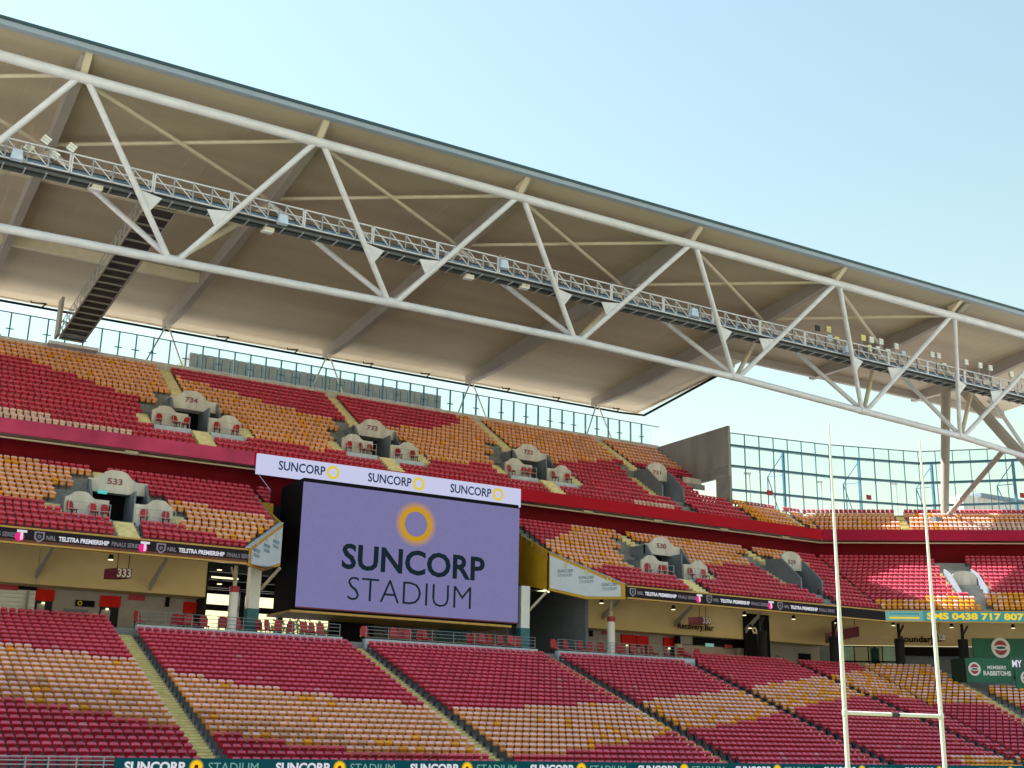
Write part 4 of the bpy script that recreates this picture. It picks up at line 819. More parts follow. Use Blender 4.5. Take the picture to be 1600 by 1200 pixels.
q0 = at(1066, 746, 92.5); m_ = MB(); m_.box((q0.x, 92.3, q0.z - 1.0), (XE - 0.2, 92.55, q0.z + 0.05), 'concrete_warm'); m_.build('low_parapet', t)

# ------------------------------------------------------------------ glass screen along the back of the upper tier
GY = YT + 0.6; GZ0 = ZT + 0.46; GZ1 = 33.92
t = thing('back_glass_screen', (30, GY, GZ0), 'clear glass windscreen with dark posts along the top of the upper tier', 'glass screen')
me = None; PITCH = 1.43; n = int((77.0 - XMIN) / PITCH)
pb = MB(); pb.box((-0.05, -0.09, 0), (0.05, 0.09, GZ1 - GZ0), 'mullion'); PME = pb.mesh('post')
pb = MB(); pb.box((0.05, -0.015, 0.05), (PITCH - 0.05, 0.015, GZ1 - GZ0 - 0.06), 'glass'); GME = pb.mesh('glass_pane')
pb = MB(); pb.bar((-0.32, 0, 1.55), (0.32, 0, 1.55), 0.10, 0.07, 'mullion'); pb.bar((0, 0, 1.5), (0, -0.35, 1.5), 0.06, 0.06, 'mullion'); AME = pb.mesh('cross_arm')
for k in range(n):
    x = XMIN + k * PITCH; po = place(PME, 'post', t, (x, GY, GZ0)); place(GME, 'glass_pane', t, (x, GY, GZ0))
    if k % 2 == 0 or k % 5 == 0: place(AME, 'cross_arm', po, (x, GY, GZ0))
m_ = MB(); m_.box((XMIN, GY - 0.05, GZ1), (77.0, GY + 0.05, GZ1 + 0.08), 'mullion'); m_.build('top_rail', t)
# plant screen building behind the glass
A = at(297, 553, 112); B = at(690, 617, 112)
t = thing('plant_screen', ((A.x + B.x) / 2, 112, 0), 'long grey louvred plant building behind the back glass of the upper tier', 'building')
m_ = MB(); m_.box((A.x, 112.1, 26), (B.x, 122, 36.9), 'louvre'); m_.build('wall', t)
for x_ in (A.x + 0.3, B.x - 0.8):
    for y_ in (113, 121): m_ = MB(); m_.box((x_, y_, 0), (x_ + 0.5, y_ + 0.5, 26), 'louvre'); m_.build('leg', t)
n = 34
for k in range(n):
    x = A.x + (B.x - A.x) * k / n; m_ = MB(); m_.box((x, 111.95 + 0.05 * (k % 3 == 0), 28), (x + (B.x - A.x) / n - 0.06, 112.09, 36.95), 'louvre'); m_.build('panel', t)
for z in (35.35, 35.05): m_ = MB(); m_.tube((A.x, 111.7, z), (B.x, 111.7, z), 0.09, 'grey_steel' if z > 35.2 else 'dark_steel', 8); m_.build('pipe', t)

# ------------------------------------------------------------------ tall glass corner
GP = [Vector((76.7, 88.5, 0)), Vector((88.0, 86.6, 0)), Vector((97.6, 83.6, 0)), Vector((104.6, 76.4, 0)), Vector((110, 67, 0))]
t = thing('corner_glass_wall', (88, 86.6, 23.6), 'tall glass wall with steel mullions tinted with blue flare round the open corner', 'glass wall')
Z0, Z1 = 23.5, 30.9
for a, e in zip(GP[:-1], GP[1:]):
    L = (e - a).length; n = max(1, round(L / 1.55)); d = (e - a) / n; rz = math.atan2(d.y, d.x); w = d.length
    mm = MB(); mm.box((-0.035, -0.06, 0), (0.035, 0.06, Z1 - Z0), 'mullion'); mm = mm.mesh('mullion')
    pm = [];
    for z0, z1 in ((Z0, 25.2), (25.3, 27.55), (27.65, 29.6), (29.7, Z1 - 0.06)):
        g_ = MB(); g_.box((0.05, -0.012, z0 - Z0 + 0.02), (w - 0.05, 0.012, z1 - Z0 - 0.02), 'glass'); pm.append(g_.mesh('glass_pane'))
    for k in range(n):
        p = a + d * k; place(mm, 'mullion', t, (p.x, p.y, Z0), rz)
        for g_ in pm: place(g_, 'glass_pane', t, (p.x, p.y, Z0), rz)
    for z, h, w_ in ((25.25, 0.2, 0.34), (27.6, 0.22, 0.36), (29.65, 0.22, 0.36), (Z1, 0.09, 0.1)):
        m_ = MB(); m_.bar(a + Vector((0, 0, z)), e + Vector((0, 0, z)), w_, h, 'mullion'); m_.build('transom', t)
for px, lb in ((1225, 'lattice post behind the glass left of the left goal post'), (1343, 'lattice post behind the glass between the goal posts, left'), (1457, 'lattice post behind the glass right of the right goal post'), (1585, 'lattice post behind the glass at the right edge')):
    Y = float(np.interp(px, [1140, 1300, 1440, 1600, 1700], [88.5, 86.6, 83.6, 76.4, 70])) + 1.2; x = at(px, 750, Y).x
    t2 = thing('lattice_post', (x, Y, 20), lb, 'post', 'lattice posts of the glass corner')
    m_ = MB(); m_.box((x - 0.11, Y - 0.11, 20), (x + 0.11, Y + 0.11, 30.0), 'mullion'); m_.build('mast', t2)
    m_ = MB(); m_.tube((x, Y, 29.8), (x - 0.7, Y + 1.6, 27.6), 0.05, 'mullion', 6); m_.tube((x - 0.7, Y + 1.6, 27.6), (x - 0.3, Y + 0.6, 24.0), 0.05, 'mullion', 6); m_.tube((x - 0.7, Y + 1.6, 27.6), (x, Y, 27.6), 0.05, 'mullion', 6); m_.tube((x - 0.7, Y + 1.6, 27.6), (x - 0.7, Y + 1.6, 22), 0.06, 'mullion', 6); m_.build('lattice', t2)
for px, py, lb in ((1283, 755, 'street lamp beyond the glass left of the left goal post'), (1400, 758, 'street lamp beyond the glass between the goal posts'), (1523, 758, 'street lamp beyond the glass right of the thick column'), (1171, 742, 'street lamp beyond the glass next to the end wall')):
    q = at(px, py, 118); t2 = thing('street_lamp', (q.x, 118, 0), lb, 'street lamp', 'street lamps beyond the stadium')
    m_ = MB(); m_.tube((q.x, 118, 0), (q.x, 118, q.z), 0.14, 'grey_steel', 8, 0.08); m_.build('pole', t2); m_ = MB(); m_.hexa([(q.x - 1.2, 117.8, q.z - 0.1), (q.x + 0.1, 117.8, q.z), (q.x + 0.1, 118.2, q.z), (q.x - 1.2, 118.2, q.z - 0.1), (q.x - 1.2, 117.8, q.z + 0.15), (q.x + 0.1, 117.8, q.z + 0.3), (q.x + 0.1, 118.2, q.z + 0.3), (q.x - 1.2, 118.2, q.z + 0.15)], 'grey_steel'); m_.build('lamp_head', t2)
for px, py, lb in ((1203, 770, 'small red sign on the glass left of the left goal post'), (1358, 777, 'small red sign on the glass between the goal posts'), (1598, 774, 'small red sign on the glass at the right edge')):
    Y = float(np.interp(px, [1140, 1300, 1440, 1600], [88.5, 86.6, 83.6, 76.4])) - 0.3; q = at(px, py, Y); m_ = MB(); m_.box((q.x - 0.32, Y, q.z - 0.24), (q.x + 0.32, Y + 0.08, q.z + 0.24), 'sign_red'); tag(m_.build('glass_sign', loc=tuple(q)), lb, 'sign', 'red signs on the glass')
A = at(1507, 806, 100); B = at(1640, 784, 100); t = thing('outside_building', (A.x, 100, 0), 'white and cream building top beyond the glass at the right edge', 'building')
m_ = MB(); m_.box((A.x, 100, 0), (B.x, 102, B.z - 1.0), 'concrete_warm'); m_.build('wall', t); m_ = MB(); m_.box((A.x + 3, 99.6, B.z - 0.99), (B.x, 102, B.z - 0.5), 'slate_wall'); m_.build('roof', t); m_ = MB(); m_.box((A.x + 5, 99.8, A.z), (A.x + 9, 99.99, A.z + 0.8), 'logo_yellow_pale'); m_.build('window', t)

# ------------------------------------------------------------------ roof
def zr(Y): return 38.85 - (Y - 65.0) * (38.85 - 35.95) / 37.5       # underside of the deck
RX = [-5.5, 9.6, 24.3, 39.2, 54.3, 69.3, 84.0, 98.5]
roof = thing('stadium_roof', (35, 83, 36), 'huge tan soffit stadium roof cantilevered over the end stand', 'roof')
def deck(x0, x1, Y0, Y1, name='roof_deck'):
    b = MB(); a, e = zr(Y0), zr(Y1)
    b.hexa([(x0, Y0, a), (x1, Y0, a), (x1, Y1, e), (x0, Y1, e), (x0, Y0, a + 0.4), (x1, Y0, a + 0.4), (x1, Y1, e + 0.4), (x0, Y1, e + 0.4)], 'soffit'); return b.build(name, roof)
bays = [XMIN, -5.5, 9.6, 24.3, 39.2, 54.3, 69.3, 75.8]
for a, e in zip(bays[:-1], bays[1:]): deck(a + 0.01, e - 0.01, 65.0, 102.5)
for a, e in ((75.82, 84.0), (84.0, 98.5), (98.5, 112)): deck(a + 0.01, e - 0.01, 65.0, 85.0)
b = MB(); b.box((XMIN, 64.55, 38.78), (112, 64.98, 39.1), 'roof_edge'); b.build('front_fascia', roof)
b = MB(); b.box((XMIN, 64.45, 39.1), (112, 65.1, 39.27), 'roof_cap'); b.build('edge_cap', roof)
b = MB(); b.hexa([(XMIN, 65.1, 39.27), (112, 65.1, 39.27), (112, 84, 37.8), (XMIN, 102.6, 36.4), (XMIN, 65.1, 39.34), (112, 65.1, 39.34), (112, 84, 37.87), (XMIN, 102.6, 36.47)], 'roof_top')
def rafter(x, Y1, w=0.55):
    b = MB(); d = [(65.3, 0.12), (66.5, 0.75), (74, 1.25), (Y1 - 6, 1.25), (Y1, 0.75)]
    for (ya, da), (yb, db) in zip(d[:-1], d[1:]):
        b.hexa([(x - w / 2, ya, zr(ya) - da), (x + w / 2, ya, zr(ya) - da), (x + w / 2, yb, zr(yb) - db), (x - w / 2, yb, zr(yb) - db), (x - w / 2, ya, zr(ya) - 0.003), (x + w / 2, ya, zr(ya) - 0.003), (x + w / 2, yb, zr(yb) - 0.003), (x - w / 2, yb, zr(yb) - 0.003)], 'rafter')
    return b.build('rafter', roof)
for x in RX[:6]: rafter(x, 101.4)
for x in RX[6:]: rafter(x, 84.5)
for i in range(1, 7):                                                # bracing in the plane of the roof
    x0, x1 = RX[i - 1], RX[i]
    for a, e in ((x0, x1), (x1, x0)):
        b = MB(); b.tube((a, 66.4, zr(66.4) - 0.75 - (0.2 if a < e else 0)), (e, 75.0, zr(75) - 0.75 - (0.2 if a < e else 0)), 0.13, 'cream_steel', 8); b.build('brace', roof)
for x0, x1 in ((XMIN, 9.3), (9.85, 24.0)):
    for Y in (79.5, 90.5): b = MB(); b.box((x0, Y, zr(Y) - 0.85), (x1, Y + 0.4, zr(Y) - 0.01), 'cream_steel'); b.build('ceiling_beam', roof)
b = MB(); b.box((69.6, 83.6, zr(84) - 0.75), (112, 84.0, zr(84) - 0.01), 'rafter'); b.build('ceiling_beam', roof)
b = MB(); b.box((XMIN, 102.52, zr(102.5) - 0.12), (75.8, 102.7, zr(102.5) + 0.42), 'cream_steel'); b.build('back_edge', roof)
b = MB(); b.hexa([(75.8, 86.6, zr(86.6) - 0.15), (76.0, 86.6, zr(86.6) - 0.15), (76.0, 102.7, zr(102.7) - 0.15), (75.8, 102.7, zr(102.7) - 0.15), (75.8, 86.6, zr(86.6) + 0.42), (76.0, 86.6, zr(86.6) + 0.42), (76.0, 102.7, zr(102.7) + 0.42), (75.8, 102.7, zr(102.7) + 0.42)], 'cream_steel'); b.build('end_edge', roof)
# struts carrying the back of the rafters
for k, x in enumerate(RX[:6]):
    t = thing('roof_strut', (x, 100.9, ZT + 0.5), f'V shaped steel strut under a roof rafter, {["outside the view", "at the left edge", "left end of the plant building", "middle of the plant building", "right of the plant building", "nearest the roof corner"][k]}', 'strut', 'V struts of the roof')
    zt_ = zr(100.6) - 0.8
    for s_ in (-1, 1): m_ = MB(); m_.tube((x + s_ * 0.12, 100.6, zt_), (x + s_ * 1.75, 100.2, ZT + 0.8), 0.075, 'grey_steel' if s_ < 0 else 'cream_steel', 8); m_.build('leg', t)
# drain pipe with hangers
t = thing('soffit_pipe', (30, 100.9, 35), 'thin black service pipe with hooked hangers along the back of the soffit', 'pipe')
PZ = zr(100.9) - 1.02
m_ = MB(); m_.tube((XMIN, 100.9, PZ), (72.5, 100.9, PZ), 0.11, 'black', 8); m_.tube((72.5, 100.9, PZ), (75.2, 100.4, PZ), 0.11, 'black', 8); m_.tube((75.2, 100.4, PZ), (75.2, 86.8, zr(86.8) - 0.5), 0.13, 'black', 8); m_.build('pipe_run', t)
for x in (6, 14.0, 29.5, 36.0, 43.5, 49.5, 58.5, 64.5, 72.0):
    m_ = MB(); m_.tube((x, 100.9, PZ), (x + 0.35, 100.9, PZ + 0.42), 0.06, 'black', 5); m_.tube((x + 0.35, 100.9, PZ + 0.42), (x - 0.9, 100.2, PZ + 0.05), 0.06, 'black', 5); m_.tube((x - 0.9, 100.2, PZ + 0.05), (x - 0.95, 100.2, PZ + 0.22), 0.05, 'black', 5); m_.build('hanger', t)

# ------------------------------------------------------------------ roof truss
TY, TZ, BY = 66.1, 37.72, 70.3
TX = [-19.5, -5.2, 9.75, 24.25, 39.1, 54.3, 69.2, 83.0, 96.5, 108]
BN = [(-12.5, 28.9), (2.2, 29.2), (16.9, 29.45), (31.65, 29.72), (46.65, 29.85), (61.75, 29.56), (75.8, 28.93), (87.9, 28.45), (97.5, 27.7)]
truss = thing('roof_truss', (40, 68, 28), 'white tubular roof truss running under the roof edge', 'truss')
b = MB(); b.tube((TX[0], TY, TZ), (TX[-1], TY, TZ), 0.31, 'white_steel', 20); b.build('top_chord', truss, smooth=True)
b = MB()
for (x0, z0), (x1, z1) in zip(BN[:-1], BN[1:]): b.tube((x0, BY, z0), (x1, BY, z1), 0.27, 'white_steel', 20)
b.build('bottom_chord', truss, smooth=True)
for i, (x, z) in enumerate(BN):
    for xt in (TX[i], TX[i + 1]):
        b = MB(); b.tube((x + (xt - x) * 0.03, BY, z), (xt + (x - xt) * 0.03, TY, TZ), 0.19, 'white_steel', 14); b.build('diagonal', truss, smooth=True)
    for xt in (TX[i], TX[i + 1]):
        if i == 0 and xt == TX[0]: continue
        b = MB(); b.tube((x, BY, z), (xt, 74.9, zr(74.9) - 1.25), 0.19, 'cream_steel' if xt > x else 'white_steel', 14); b.build('strut', truss, smooth=True)
    b = MB(); b.tube((x - 0.45, BY, z + 0.04), (x + 0.45, BY, z + 0.04), 0.33, 'white_steel', 16); b.build('node_sleeve', truss, smooth=True)
    f0 = (32.85 - z) / (TZ - z)                      # gusset plates that carry the walkway
    for sgn, xt in ((-1, TX[i]), (1, TX[i + 1])):
        def D(f): return Vector((x + (xt - x) * f, BY + (TY - BY) * f, z + (TZ - z) * f))
        A = D(f0); B = D(f0 - 0.13); C = A + Vector((-sgn * 1.6, 0.35, -0.1)); m_ = MB(); m_.prism([A, B, C], (0, 0.06, 0), 'white_steel'); m_.build('gusset_plate', truss)
for x in TX[1:-1]:
    b = MB(); b.hexa([(x - 0.2, 65.2, zr(65.2) - 0.1), (x + 0.2, 65.2, zr(65.2) - 0.1), (x + 0.2, 66.3, 37.95), (x - 0.2, 66.3, 37.95), (x - 0.2, 65.0, zr(65.2) - 0.004), (x + 0.2, 65.0, zr(65.2) - 0.004), (x + 0.2, 66.5, zr(66.5) - 0.1), (x - 0.2, 66.5, zr(66.5) - 0.1)], 'cream_steel'); b.build('roof_stub', truss)
# corner column and inclined struts
cb = at(1476, 815, 80); ct = at(1483, 590, 80)
t = thing('roof_column', tuple(cb), 'thick grey steel column rising from the corner rows to the roof truss', 'column')
m_ = MB(); m_.tube(cb, (ct.x - 0.6, 80, 37.3), 0.36, 'rafter', 18, 0.5); m_.build('shaft', t, smooth=True)
q = at(1566, 706, BY + 0.3); m_ = MB(); m_.tube((cb.x + 0.1, 79.8, cb.z + 0.4), q, 0.24, 'rafter', 12); m_.build('inclined_brace', t, smooth=True)
m_ = MB(); m_.box((cb.x - 2.2, 79.2, cb.z - 0.25), (cb.x + 2.2, 80.6, cb.z + 0.15), 'slate_wall'); m_.build('plinth', t)
for (p, Yp), (r, Yr), w_, lb in ((((1497, 600), 79), ((1612, 730), 71), 0.75, 'broad grey raking beam right of the thick column, upper'), (((1545, 630), 82), ((1612, 560), 78), 0.4, 'thin grey raking beam at the right edge')):
    m_ = MB(); m_.bar(at(*p, Yp), at(*r, Yr), w_, w_, 'rafter'); tag(m_.build('raking_beam', loc=tuple(at(*p, Yp))), lb, 'beam', 'raking beams in the corner')

# ------------------------------------------------------------------ lighting walkway
WY0, WY1, WZ = 69.1, 70.3, 33.1
t = thing('lighting_walkway', (35, WY0, WZ), 'white steel lighting walkway hung inside the roof truss', 'walkway')
b = MB(); b.box((XMIN, WY0 + 0.04, WZ - 0.10), (100, WY1 - 0.04, WZ - 0.02), 'dark_steel'); b.build('deck', t)
b = MB(); b.box((XMIN, WY0 + 0.06, WZ), (100, WY0 + 0.10, WZ + 0.22), 'blue_cable'); b.build('kick_plate', t)
b = MB(); b.box((XMIN, WY1 - 0.35, WZ + 0.02), (100, WY1 - 0.12, WZ + 0.72), 'dark_steel'); b.build('cable_tray', t)
b = MB(); b.tube((XMIN, WY0 + 0.3, WZ + 0.32), (100, WY0 + 0.3, WZ + 0.32), 0.07, 'blue_cable', 8); b.build('cable_bundle', t)
for y in (WY0 + 0.25, WY1 - 0.25): b = MB(); b.box((XMIN, y, WZ - 0.3), (100, y + 0.1, WZ - 0.1), 'walk_base'); b.build('stringer', t)
PW = 1.18
def rail_panel():
    b = MB(); H = 1.24
    for a, e, w in (((0, 0, 0), (0, 0, H), 0.09), ((PW, 0, 0), (PW, 0, H), 0.09), ((0, 0, H), (PW, 0, H), 0.09), ((0, 0, 0.03), (PW, 0, 0.03), 0.08), ((0, 0, 0.68), (PW, 0, 0.68), 0.05), ((0, 0, H - 0.05), (PW, 0, 0.06), 0.055)): b.bar(a, e, w, w, 'white_steel', (0, 1, 0))
    return b.mesh('railing_panel')
RP = rail_panel(); nb = MB(); nb.bar((0, 0, 0), (0, WY1 - WY0 - 0.1, 0), 0.07, 0.07, 'grey_steel'); CB = nb.mesh('cross_bearer')
k = 0; x = XMIN
while x < 98:
    place(RP, 'railing_panel', t, (x, WY0, WZ - 0.02)); place(RP, 'railing_panel', t, (x, WY1, WZ - 0.02))
    place(CB, 'cross_bearer', t, (x, WY0 + 0.05, WZ - 0.34))
    x += PW + (0.12 if k % 4 == 3 else 0.0); k += 1
# gangway from the walkway to the back of the stand
GX = 15.9; G0 = Vector((GX, 70.45, 32.75)); G1 = Vector((GX + 0.5, 99.3, 32.25))
t = thing('access_gangway', tuple(G0), 'dark slatted gangway from the walkway back to the top of the stand', 'gangway')
dv = (G1 - G0)
for s_ in (-0.95, 0.95): m_ = MB(); m_.bar(G0 + Vector((s_, 0, 0)), G1 + Vector((s_, 0, 0)), 0.1, 0.22, 'rafter'); m_.build('stringer', t)
m_ = MB(); m_.bar(G0 + Vector((0, 0, 0.06)), G1 + Vector((0, 0, 0.06)), 1.8, 0.05, 'dark_steel'); m_.build('mesh_floor', t)
for k in range(21):
    p = G0 + dv * (k / 20); m_ = MB(); m_.bar(p + Vector((-0.92, 0, -0.03)), p + Vector((0.92, 0, -0.03)), 0.10, 0.12, 'gang_slat'); m_.build('slat', t)
for s_ in (-0.98, 0.98):
    for k in range(20):
        p = G0 + dv * (k / 20) + Vector((s_, 0, 0.1)); e = G0 + dv * ((k + 1) / 20) + Vector((s_, 0, 0.1)); m_ = MB()
        m_.bar(p, p + Vector((0, 0, 1.1)), 0.05, 0.05, 'grey_steel'); m_.bar(p + Vector((0, 0, 1.1)), e + Vector((0, 0, 1.1)), 0.05, 0.05, 'grey_steel'); m_.bar(p + Vector((0, 0, 0.55)), e + Vector((0, 0, 0.55)), 0.04, 0.04, 'grey_steel'); m_.bar(p, e + Vector((0, 0, 1.1)), 0.035, 0.035, 'grey_steel'); m_.build('railing_panel', t)
m_ = MB(); m_.box((GX - 1.3, 98.6, 31.5), (GX + 2.6, 100.0, 31.75), 'white_steel'); m_.build('landing', t)
m_ = MB(); m_.hexa([(GX - 0.9, 97.5, 32.0), (GX - 0.7, 97.5, 32.0), (GX - 0.7, 99.0, 32.0), (GX - 0.9, 99.0, 32.0), (GX - 0.9, 97.5, 35.2), (GX - 0.7, 97.5, 35.2), (GX - 0.7, 99.0, 35.2), (GX - 0.9, 99.0, 35.2)], 'rafter'); m_.build('hanger_plate', t)
# cabinets and small fittings on the walkway
for px, py, lb in ((26, 243, 'pale blue equipment cabinet on the walkway near the left floodlights'), (441, 344, 'pale blue equipment cabinet on the walkway above the second truss bay'), (786, 414, 'pale blue equipment cabinet on the walkway left of the centre'), (1083, 489, 'pale blue equipment cabinet on the walkway right of the centre'), (1322, 547, 'pale blue equipment cabinet among the right floodlights')):
    q = at(px, py, WY0 - 0.15); t = thing('equipment_cabinet', tuple(q), lb, 'cabinet', 'cabinets on the walkway'); s_ = 0.34
    m_ = MB(); m_.hexa([(q.x - s_, WY0 - 0.45, q.z - 0.32), (q.x + s_, WY0 - 0.45, q.z - 0.32), (q.x + s_, WY0 - 0.05, q.z - 0.32), (q.x - s_, WY0 - 0.05, q.z - 0.32), (q.x - s_ * 0.75, WY0 - 0.38, q.z + 0.32), (q.x + s_ * 0.75, WY0 - 0.38, q.z + 0.32), (q.x + s_ * 0.75, WY0 - 0.05, q.z + 0.32), (q.x - s_ * 0.75, WY0 - 0.05, q.z + 0.32)], 'box_blue'); m_.build('casing', t)
    for d_ in (-0.2, 0.2): m_ = MB(); m_.bar((q.x + d_, WY0 - 0.1, q.z + 0.3), (q.x + d_, WY0 - 0.02, q.z + 0.75), 0.06, 0.06, 'grey_steel'); m_.build('arm', t)
for px, py, lb in ((152, 294, 'small white hanging spotlight under the walkway near the gangway'), (733, 433, 'cream hanging projector under the walkway left of the centre cabinet'), (820, 448, 'small white hanging spotlight right of the centre cabinet'), (420, 360, 'small cream fitting under the walkway left of the second cabinet')):
    q = at(px, py, WY0 + 0.4); t = thing('hanging_spotlight', tuple(q), lb, 'spotlight', 'spotlights under the walkway')
    m_ = MB(); m_.tube(q, (q.x, q.y, WZ - 0.1), 0.04, 'grey_steel', 6); m_.build('stem', t); m_ = MB(); m_.box((q.x - 0.32, q.y - 0.2, q.z - 0.16), (q.x + 0.3, q.y + 0.25, q.z + 0.14), 'cream_steel'); m_.build('casing', t); m_ = MB(); m_.box((q.x - 0.5, q.y - 0.3, q.z - 0.22), (q.x + 0.2, q.y + 0.1, q.z - 0.165), 'white_paint'); m_.build('visor', t)
# floodlights
def flood(px, py, m0, lb, tilt=0.0, grp='floodlights'):
    q = at(px, py, WY0 + 0.2); t = thing('floodlight', tuple(q), lb, 'floodlight', grp); s_ = 0.24
    R = Matrix.Rotation(tilt, 3, 'Y')
    def bx(b, a, e, m): b.hexa([q + R @ Vector(v) for v in ((a[0], a[1], a[2]), (e[0], a[1], a[2]), (e[0], e[1], a[2]), (a[0], e[1], a[2]), (a[0], a[1], e[2]), (e[0], a[1], e[2]), (e[0], e[1], e[2]), (a[0], e[1], e[2]))], m)
    m_ = MB(); bx(m_, (-s_ + 0.02, 0.0, -0.26), (s_ - 0.02, 0.12, 0.26), 'grey_steel'); m_.build('housing', t)
    for k in range(3): m_ = MB(); z0 = -0.25 + k * 0.175; bx(m_, (-s_, -0.10, z0), (s_, -0.003, z0 + 0.14), m0); m_.build('lens', t)
    m_ = MB(); m_.bar(q + Vector((0, 0.15, -0.2)), (q.x, q.y + 0.15, WZ + 0.9), 0.06, 0.06, 'grey_steel'); m_.build('stem', t)
for (px, py), lb in zip(((72, 219), (45, 231), (85, 243), (112, 231)), ('floodlight of the left cluster, topmost', 'floodlight of the left cluster, leftmost beside the cabinet', 'floodlight of the left cluster, lowest', 'floodlight of the left cluster, rightmost')): flood(px, py, 'lens', lb, 0.5)
FL = [(1277, 513, 'dark_steel'), (1294, 515, 'lens_yellow'), (1296, 528, 'box_blue'), (1307, 531, 'lens_yellow'), (1348, 528, 'lens_yellow'), (1361, 531, 'lens'), (1358, 544, 'lens_yellow'), (1376, 534, 'lens'), (1371, 546, 'lens'), (1400, 541, 'lens'), (1387, 550, 'lens'), (1411, 553, 'box_blue'), (1456, 554, 'lens'), (1466, 556, 'lens'), (1475, 572, 'lens'), (1509, 566, 'lens'), (1531, 571, 'lens'), (1547, 575, 'lens'), (1580, 585, 'lens'), (1597, 588, 'lens')]
for k, (px, py, m0) in enumerate(FL):
    o_ = {0: '1st', 1: '2nd', 2: '3rd'}.get(k, f'{k + 1}th'); flood(px, py, m0, f'{"yellowish" if "yellow" in m0 else ("dark" if m0 == "dark_steel" else "white")} floodlight on the walkway at the right, {o_} counted from the left of that group')

# ------------------------------------------------------------------ green banners in the corner
def crest(t, c, r, rz):
    q = Matrix.Rotation(rz, 3, 'Z'); 
    def plate(rx, rz_, dy, m, name, dz=0.0):
        b = MB(); b.face([Vector(c) + q @ Vector((math.cos(-a) * rx, dy, math.sin(-a) * rz_ + dz)) for a in [2 * math.pi * k / 20 for k in range(20)]][::-1], m); return b.build(name, t)
    plate(r, r * 1.1, -0.05, 'white_paint', 'crest_shield'); plate(r * 0.68, r * 0.8, -0.065, 'sign_red', 'crest_field'); plate(r * 0.74, r * 0.3, -0.075, 'white_paint', 'crest_band'); plate(r * 0.52, r * 0.15, -0.085, 'logo_navy', 'crest_mark')
for x0, x1, y0, y1, Y, m0, lb, cr in ((1519, 1612, 997, 1030, 78.6, 'banner_green', 'upper green banner with white and red crest in the corner', (1562, 1012, 0.8)), (1508, 1580, 1028, 1066, 72.6, 'banner_green', 'lower green banner with crest and white lettering above the corner seats', (1521, 1047, 0.5)), (1486, 1508, 1030, 1066, 72.65, 'banner_dark', 'dark green side of the lower banner with a faint crest', None), (1586, 1640, 1046, 1076, 72.4, 'banner_green', 'green banner cut off by the right edge', (1603, 1060, 0.5))):
    A = atF(x0, y0, Y); B = atF(x1, y0, Y); zb_ = atF(x0, y1, Y).z
    if m0 == 'banner_dark': A = atF(x0, y0, Y + 2.0)
    t = thing('corner_banner', tuple(A), lb, 'banner', 'green banners of the corner'); m_ = MB(); m_.prism([(A.x, A.y, zb_), (B.x, B.y, zb_), (B.x, B.y, A.z), (A.x, A.y, A.z)], NX * 0.25, m0); m_.build('cloth', t)
    rz = math.atan2(B.y - A.y, B.x - A.x)
    if cr:
        f = (cr[0] - x0) / (x1 - x0); c = A.lerp(B, f); crest(t, (c.x, c.y, (A.z + zb_) / 2 + 0.1), cr[2], rz)
    if 'lettering' in lb:
        c = A.lerp(B, 0.66) - NX * 0.05; zc = (A.z + zb_) / 2; text('MEMBERS', 'lettering', t, (c.x, c.y, zc + 0.1), 0.4, 'white_paint', width=1.5, rotz=rz, bold=0.01)
        text('RABBITOHS', 'lettering', t, (c.x, c.y, zc - 0.4), 0.5, 'white_paint', width=2.2, rotz=rz, bold=0.02)
A = atF(1578, 1026, 76.2); B = atF(1612, 1026, 76.2); t = thing('banner_panel', tuple(A), 'dark teal panel between the green corner banners', 'panel')
m_ = MB(); m_.prism([(A.x, A.y, 7.6), (B.x, B.y, 7.6), (B.x, B.y, A.z), (A.x, A.y, A.z)], NX * 0.2, 'board_green'); m_.build('board', t)
c = atF(1589, 1042, 76.1); text('MY', 'lettering', t, tuple(c), 0.8, 'led_white', width=0.8, bold=0.02, rotz=-TH)

# ------------------------------------------------------------------ front railing and advertising board
FY = 55.1
t = thing('front_railing', (9, FY, 0), 'grey steel railing in front of the lower seats at the left', 'railing')
for x in [9.41 - 1.12 * k for k in range(1, 16)] + [9.41, 10.32, 11.45, 12.57]: m_ = MB(); m_.tube((x, FY, 0), (x, FY, 0.68), 0.035, 'grey_steel', 8); m_.build('post', t)
for z in (0.68, 0.53, 0.36, 0.18): m_ = MB(); m_.tube((-8, FY, z), (13.0, FY, z), 0.03, 'grey_steel', 8); m_.build('rail', t)
t = thing('advertising_board', (13.1, FY, 0), 'dark teal LED advertising board along the front of the lower tier', 'board')
m_ = MB(); m_.box((13.08, FY, 0), (xm(FY), FY + 0.25, 0.655), 'led_green'); m_.build('display', t)
m_ = MB(); fbox(m_, FY, FY + 0.25, s0(FY), SMAX, 0, 0.655, 'led_green'); m_.build('display', t)
for k in range(9):
    x = 13.43 + k * 6.79
    text('SUNCORP', 'lettering', t, (x + 1.31, FY - 0.01, 0.10), 0.56, 'led_white', width=2.62, bold=0.02); disc('sun_ring', t, (x + 3.13, FY - 0.005, 0.30), 0.34, 'ring_board', 28); text('STADIUM', 'lettering', t, (x + 4.83, FY - 0.01, 0.10), 0.56, 'led_sage', width=2.3)

